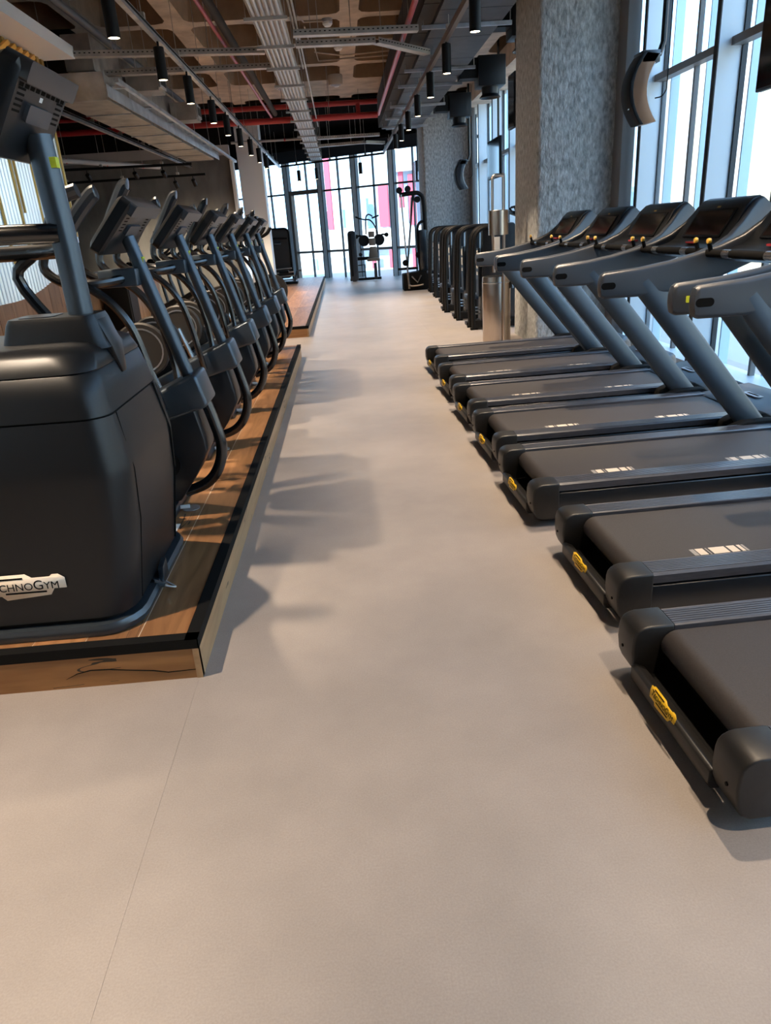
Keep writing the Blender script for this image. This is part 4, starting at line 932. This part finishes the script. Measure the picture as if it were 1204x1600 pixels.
for i, (x, y) in enumerate(((2.0, 11.45), (1.97, 12.75), (1.94, 14.1), (2.1, 15.7), (2.15, 17.2), (2.2, 18.7))):
    o = SM if i == 0 else copy_tree(SM); o.location = (x, y, 0); tag(o, SL[i], 'exercise machine', 'strength machines along the right side')
# tall console machine behind them
t = thing('upright_bike', 'black exercise bike console standing behind the strength machines by the glass', 'exercise machine', (3.28, 13.45, 0)); O = (2.95, 13.6, 0)
MB(O).box(2.7, 3.3, 13.5, 13.7, 0, .12).build('base', M_black, t, bevel=.02); MB(O).tube([(2.95, 13.6, .1), (2.9, 13.6, 1.5)], .04, 10).build('post', M_tube, t)
MB(O).bar((2.72, 13.6, 1.72), (3.02, 13.6, 1.60), .34, .05).build('console', M_black, t, bevel=.01)
for s in (-1, 1): MB(O).tube(smoothpath([(2.9, 13.6 + s * .1, 1.6), (2.75, 13.6 + s * .2, 1.78), (2.95, 13.6 + s * .22, 1.80), (3.08, 13.6 + s * .2, 1.68)]), .02, 8).build('handle', M_black, t)
# dual pulley cable machine
def cable():
    O = Vector((2.0, 20.0, 0)); t = thing('cable_machine', 'tall black cable machine with round pulleys beside the second column', 'exercise machine', O); y = 20.0
    MB(O).prism([(1.58, 0), (2.28, 0), (2.28, .50), (1.95, .46), (1.58, .42)], y - .3, y + .3).build('base_box', M_blk_matte, t, bevel=.02)
    MB(O).tube(smoothpath([(2.22, y, .4), (2.24, y, 1.5), (2.22, y, 2.2), (2.14, y, 2.36), (2.0, y, 2.40), (1.60, y, 2.37)], 4), .055, 10).build('main_frame', M_black, t)
    MB(O).tube(smoothpath([(2.06, y - .1, .4), (2.02, y - .1, 1.2), (2.03, y - .1, 1.55), (2.1, y - .1, 1.68), (2.2, y - .1, 1.70)]), .035, 8).build('side_frame', M_black, t)
    MB(O).box(2.05, 2.26, y - .16, y + .12, .4, 1.5).build('weight_stack', M_slate, t, bevel=.02)
    for x, z in ((1.60, 2.48), (1.82, 2.50), (2.06, 2.24), (2.03, .88), (1.67, .7)):
        MB(O).lathe([(.03, -.02), (.08, -.02), (.065, 0), (.08, .02), (.03, .02)], (x, y - .06, z), 'y', 18).build('pulley', M_black, t)
    MB(O).tube([(1.64, y - .05, 2.38), (1.72, y - .05, .45)], .022, 8).build('guide_rod', M_galv, t)
    MB(O).bar((1.95, y, 2.36), (1.72, y, .55), .05, .06, (0, 1, 0)).build('pivot_arm', M_black, t)
    MB(O).tube([(1.90, y - .07, 2.3), (1.74, y - .07, .6)], .012, 6).build('cable', M_galv, t)
    MB(O).tube(smoothpath([(1.70, y - .32, .3), (1.74, y - .36, .14), (1.9, y - .36, .12), (2.1, y - .34, .14)]), .02, 8).build('foot_bar', M_steel, t)
    MB(O).tube([(1.70, y - .32, .45), (1.72, y - .32, .05)], .03, 8).build('front_leg', M_steel, t)
    MB(O).tube([(1.80, y - .32, .36), (1.95, y - .32, .2), (2.05, y - .32, .38)], .02, 8).build('brace', M_steel, t)
    MB(O).box(1.46, 2.0, y - .05, y + .05, .52, .58).build('cross_arm', M_black, t)
cable()
# lat pulldown in front of the far glass
def pulldown():
    O = Vector((.75, 24.9, 0)); t = thing('pulldown_machine', 'black seated pulldown machine with taupe pads before the far glass', 'exercise machine', O); y = 24.9
    MB(O).prism(rrect(.35, .80, .14, .79, .11, 4), y - .2, y + .2, 'y').build('weight_tower', M_slate, t, bevel=.02)
    MB(O).prism(rrect(.29, .84, .04, .66, .03, 4), y - .22, y - .2, 'y').build('tower_window', M_black, t)
    MB(O).box(.42, .98, y - .05, y + .05, .66, .76).build('main_beam', M_black, t)
    MB(O).box(.2, 1.25, y - .06, y + .06, .02, .10).build('base_beam', M_black, t)
    MB(O).box(1.02, 1.12, y - .1, y, .05, .55).build('seat_post', M_slate, t)
    MB(O).prism([(.80, .62), (1.22, .62), (1.22, .70), (1.05, .74), (.80, .70)], y - .4, y - .1).build('seat', M_taupe, t, bevel=.02)
    MB(O).prism([(.86, .70), (1.18, .70), (1.14, 1.06), (.92, 1.06)], y - .14, y - .06).build('lower_pad', M_taupe, t, bevel=.02)
    MB(O).prism([(.90, 1.10), (1.12, 1.10), (1.12, 1.32), (.90, 1.32)], y - .14, y - .06).build('upper_pad', M_taupe, t, bevel=.02)
    MB(O).prism([(.90, 1.35), (1.1, 1.35), (1.1, 1.53), (.90, 1.53)], y - .14, y - .06).build('head_pad', M_taupe, t, bevel=.02)
    for s in (-1, 1):
        c = 1.0 + s * .25
        MB(O).lathe([(.03, -.03), (.16, -.03), (.18, 0), (.16, .03), (.03, .03)], (c, y - .02, 1.26), 'y', 20).build('cam_disc', M_black, t)
        MB(O).tube([(c, y - .04, 1.36), (c + s * .12, y - .05, 1.42), (c + s * .24, y - .05, 1.40)], .03, 8).build('roller_arm', M_black, t)
        MB(O).lathe([(.001, -.05), (.07, -.04), (.07, .04), (.001, .05)], (c + s * .25, y - .05, 1.40), 'y', 12).build('roller', M_black, t)
    MB(O).tube(smoothpath([(.83, y, 1.45), (.84, y, 1.75), (.87, y, 1.98), (.96, y, 2.05), (1.08, y - .02, 1.98)], 4), .022, 8).build('lever_arm', M_black, t)
    MB(O).tube(smoothpath([(1.22, y, 1.45), (1.12, y, 1.72), (.98, y, 1.88), (.80, y - .04, 1.90), (.60, y - .06, 1.96)], 4), .022, 8).build('lever_arm', M_black, t)
    MB(O).tube([(.52, y - .06, 2.0), (.66, y - .06, 1.93)], .025, 8).build('grip', M_black, t); MB(O).tube([(1.05, y - .06, 1.93), (1.28, y - .06, 2.0)], .025, 8).build('grip', M_black, t)
    MB(O).lathe([(.001, -.04), (.06, -.04), (.06, .04), (.001, .04)], (.60, y - .08, .84), 'y', 12).build('knee_roller', M_black, t)
    MB(O).tube([(.42, y - .1, .5), (.72, y - .1, .52), (.72, y - .1, .08)], .02, 8).build('side_frame', M_black, t); MB(O).tube([(.42, y - .1, .3), (.72, y - .1, .3)], .018, 8).build('side_frame', M_black, t)
pulldown()
# machine at the end of the second platform
O = Vector((-1.85, 23.6, .177)); t = thing('chest_machine', 'black weight machine with rounded tower at the back of the second platform', 'exercise machine', O); y = 23.6
MB(O).prism(rrect(-1.92, 1.05, .30, .72, .14, 4), y, y + .2, 'y').build('tower_panel', M_disc, t, bevel=.02)
MB(O).tube([(p[0], y - .02, p[1]) for p in rrect(-1.92, 1.05, .32, .74, .15, 4)[:11]] , .03, 8).build('tower_frame', M_black, t)
MB(O).tube([(-1.6, y - .02, 1.7), (-1.6, y - .02, .2)], .03, 8).build('frame_leg', M_black, t); MB(O).tube([(-2.24, y - .02, 1.7), (-2.24, y - .02, .2)], .03, 8).build('frame_leg', M_black, t)
MB(O).tube([(-2.2, y - .25, 1.52), (-1.65, y - .25, 1.5)], .03, 8).build('press_arm', M_black, t); MB(O).lathe([(.001, -.1), (.05, -.09), (.05, .09), (.001, .1)], (-1.95, y - .35, 1.36), 'x', 12).build('roller', M_slate, t)
for k in range(4): MB(O).tube([(-2.15, y - .4, .62 - .11 * k), (-1.6 + .05 * k, y - .45, .64 - .11 * k)], .02, 8).build('weight_bar', M_steel, t)
MB(O).box(-2.2, -1.45, y - .6, y - .1, .177, .25).build('base_frame', M_black, t, bevel=.01); MB(O).box(-2.0, -1.7, y - .5, y - .2, .5, .58).build('seat', M_black, t, bevel=.02)
MB(O).tube([(-1.55, y - .5, .2), (-1.45, y - .5, .55), (-1.3, y - .5, .56)], .025, 8).build('foot_rest', M_slate, t)
# spin bikes on the second platform
def make_bike():
    t = bpy.data.objects.new('spin_bike', None); COL.objects.link(t)
    MB().lathe([(.02, -.025), (.22, -.025), (.24, -.015), (.24, .015), (.22, .025), (.02, .025)], (.35, 0, .32), 'y', 22).build('flywheel', M_disc, t)
    MB().tube([(.40, 0, .30), (.22, 0, .80), (.18, 0, 1.1)], .035, 8).build('front_post', M_tube, t)
    MB().tube([(.30, 0, .55), (-.25, 0, .35), (-.50, 0, .06)], .04, 8).build('main_frame', M_black, t)
    MB().tube([(-.2, 0, .35), (-.32, 0, 1.0)], .03, 8).build('seat_post', M_tube, t)
    MB().prism([(-.48, 1.02), (-.18, 1.0), (-.18, 1.04), (-.44, 1.08)], -.09, .09).build('saddle', M_black, t, bevel=.02)
    for s in (-1, 1):
        MB().tube(smoothpath([(.18, 0, 1.1), (.16, s * .2, 1.12), (.30, s * .22, 1.18), (.38, s * .18, 1.26)]), .018, 8).build('handlebar', M_black, t)
        MB().tube([(0, s * .1, .3), (.1, s * .14, .18)], .016, 6).build('crank', M_silver, t)
    MB().box(.10, .16, -.16, .16, 1.22, 1.44).build('console', M_black, t, bevel=.01)
    for x in (.45, -.5): MB().box(x - .04, x + .04, -.26, .26, 0, .06).build('foot', M_black, t, bevel=.01)
    return t
BK = make_bike(); BL = ['spin bike at the front right corner of the second platform', 'spin bike second along the right edge of the second platform', 'spin bike third along the edge of the second platform', 'spin bike on the floor left of the second platform, nearest of three', 'spin bike on the floor left of the second platform, middle of three', 'spin bike on the floor left of the second platform, closest to the concrete wall']
for i, (x, y) in enumerate(((-1.75, 12.6), (-1.75, 13.8), (-1.75, 15.0), (-3.2, 12.9), (-3.2, 14.3), (-3.2, 15.7))):  # the last three stand on the floor beside the platform
    o = BK if i == 0 else copy_tree(BK); o.location = (x, y, .177 if x > -2.6 else 0); o.scale = (1, 1, 1.25); tag(o, BL[i], 'exercise bike', 'spin bikes on the second platform')
# black loudspeaker cabinet by the low wall
O = Vector((-3.15, 10.6, 0)); t = thing('floor_speaker', 'tall black cabinet standing against the low oak wall behind the cross trainers', 'cabinet', O)
MB(O).box(-3.36, -3.0, 10.35, 10.8, 0, 1.2).build('cabinet_body', M_blk_matte, t, bevel=.01); MB(O).box(-2.998, -2.992, 10.40, 10.75, .1, 1.15).build('cabinet_grille', M_black, t)
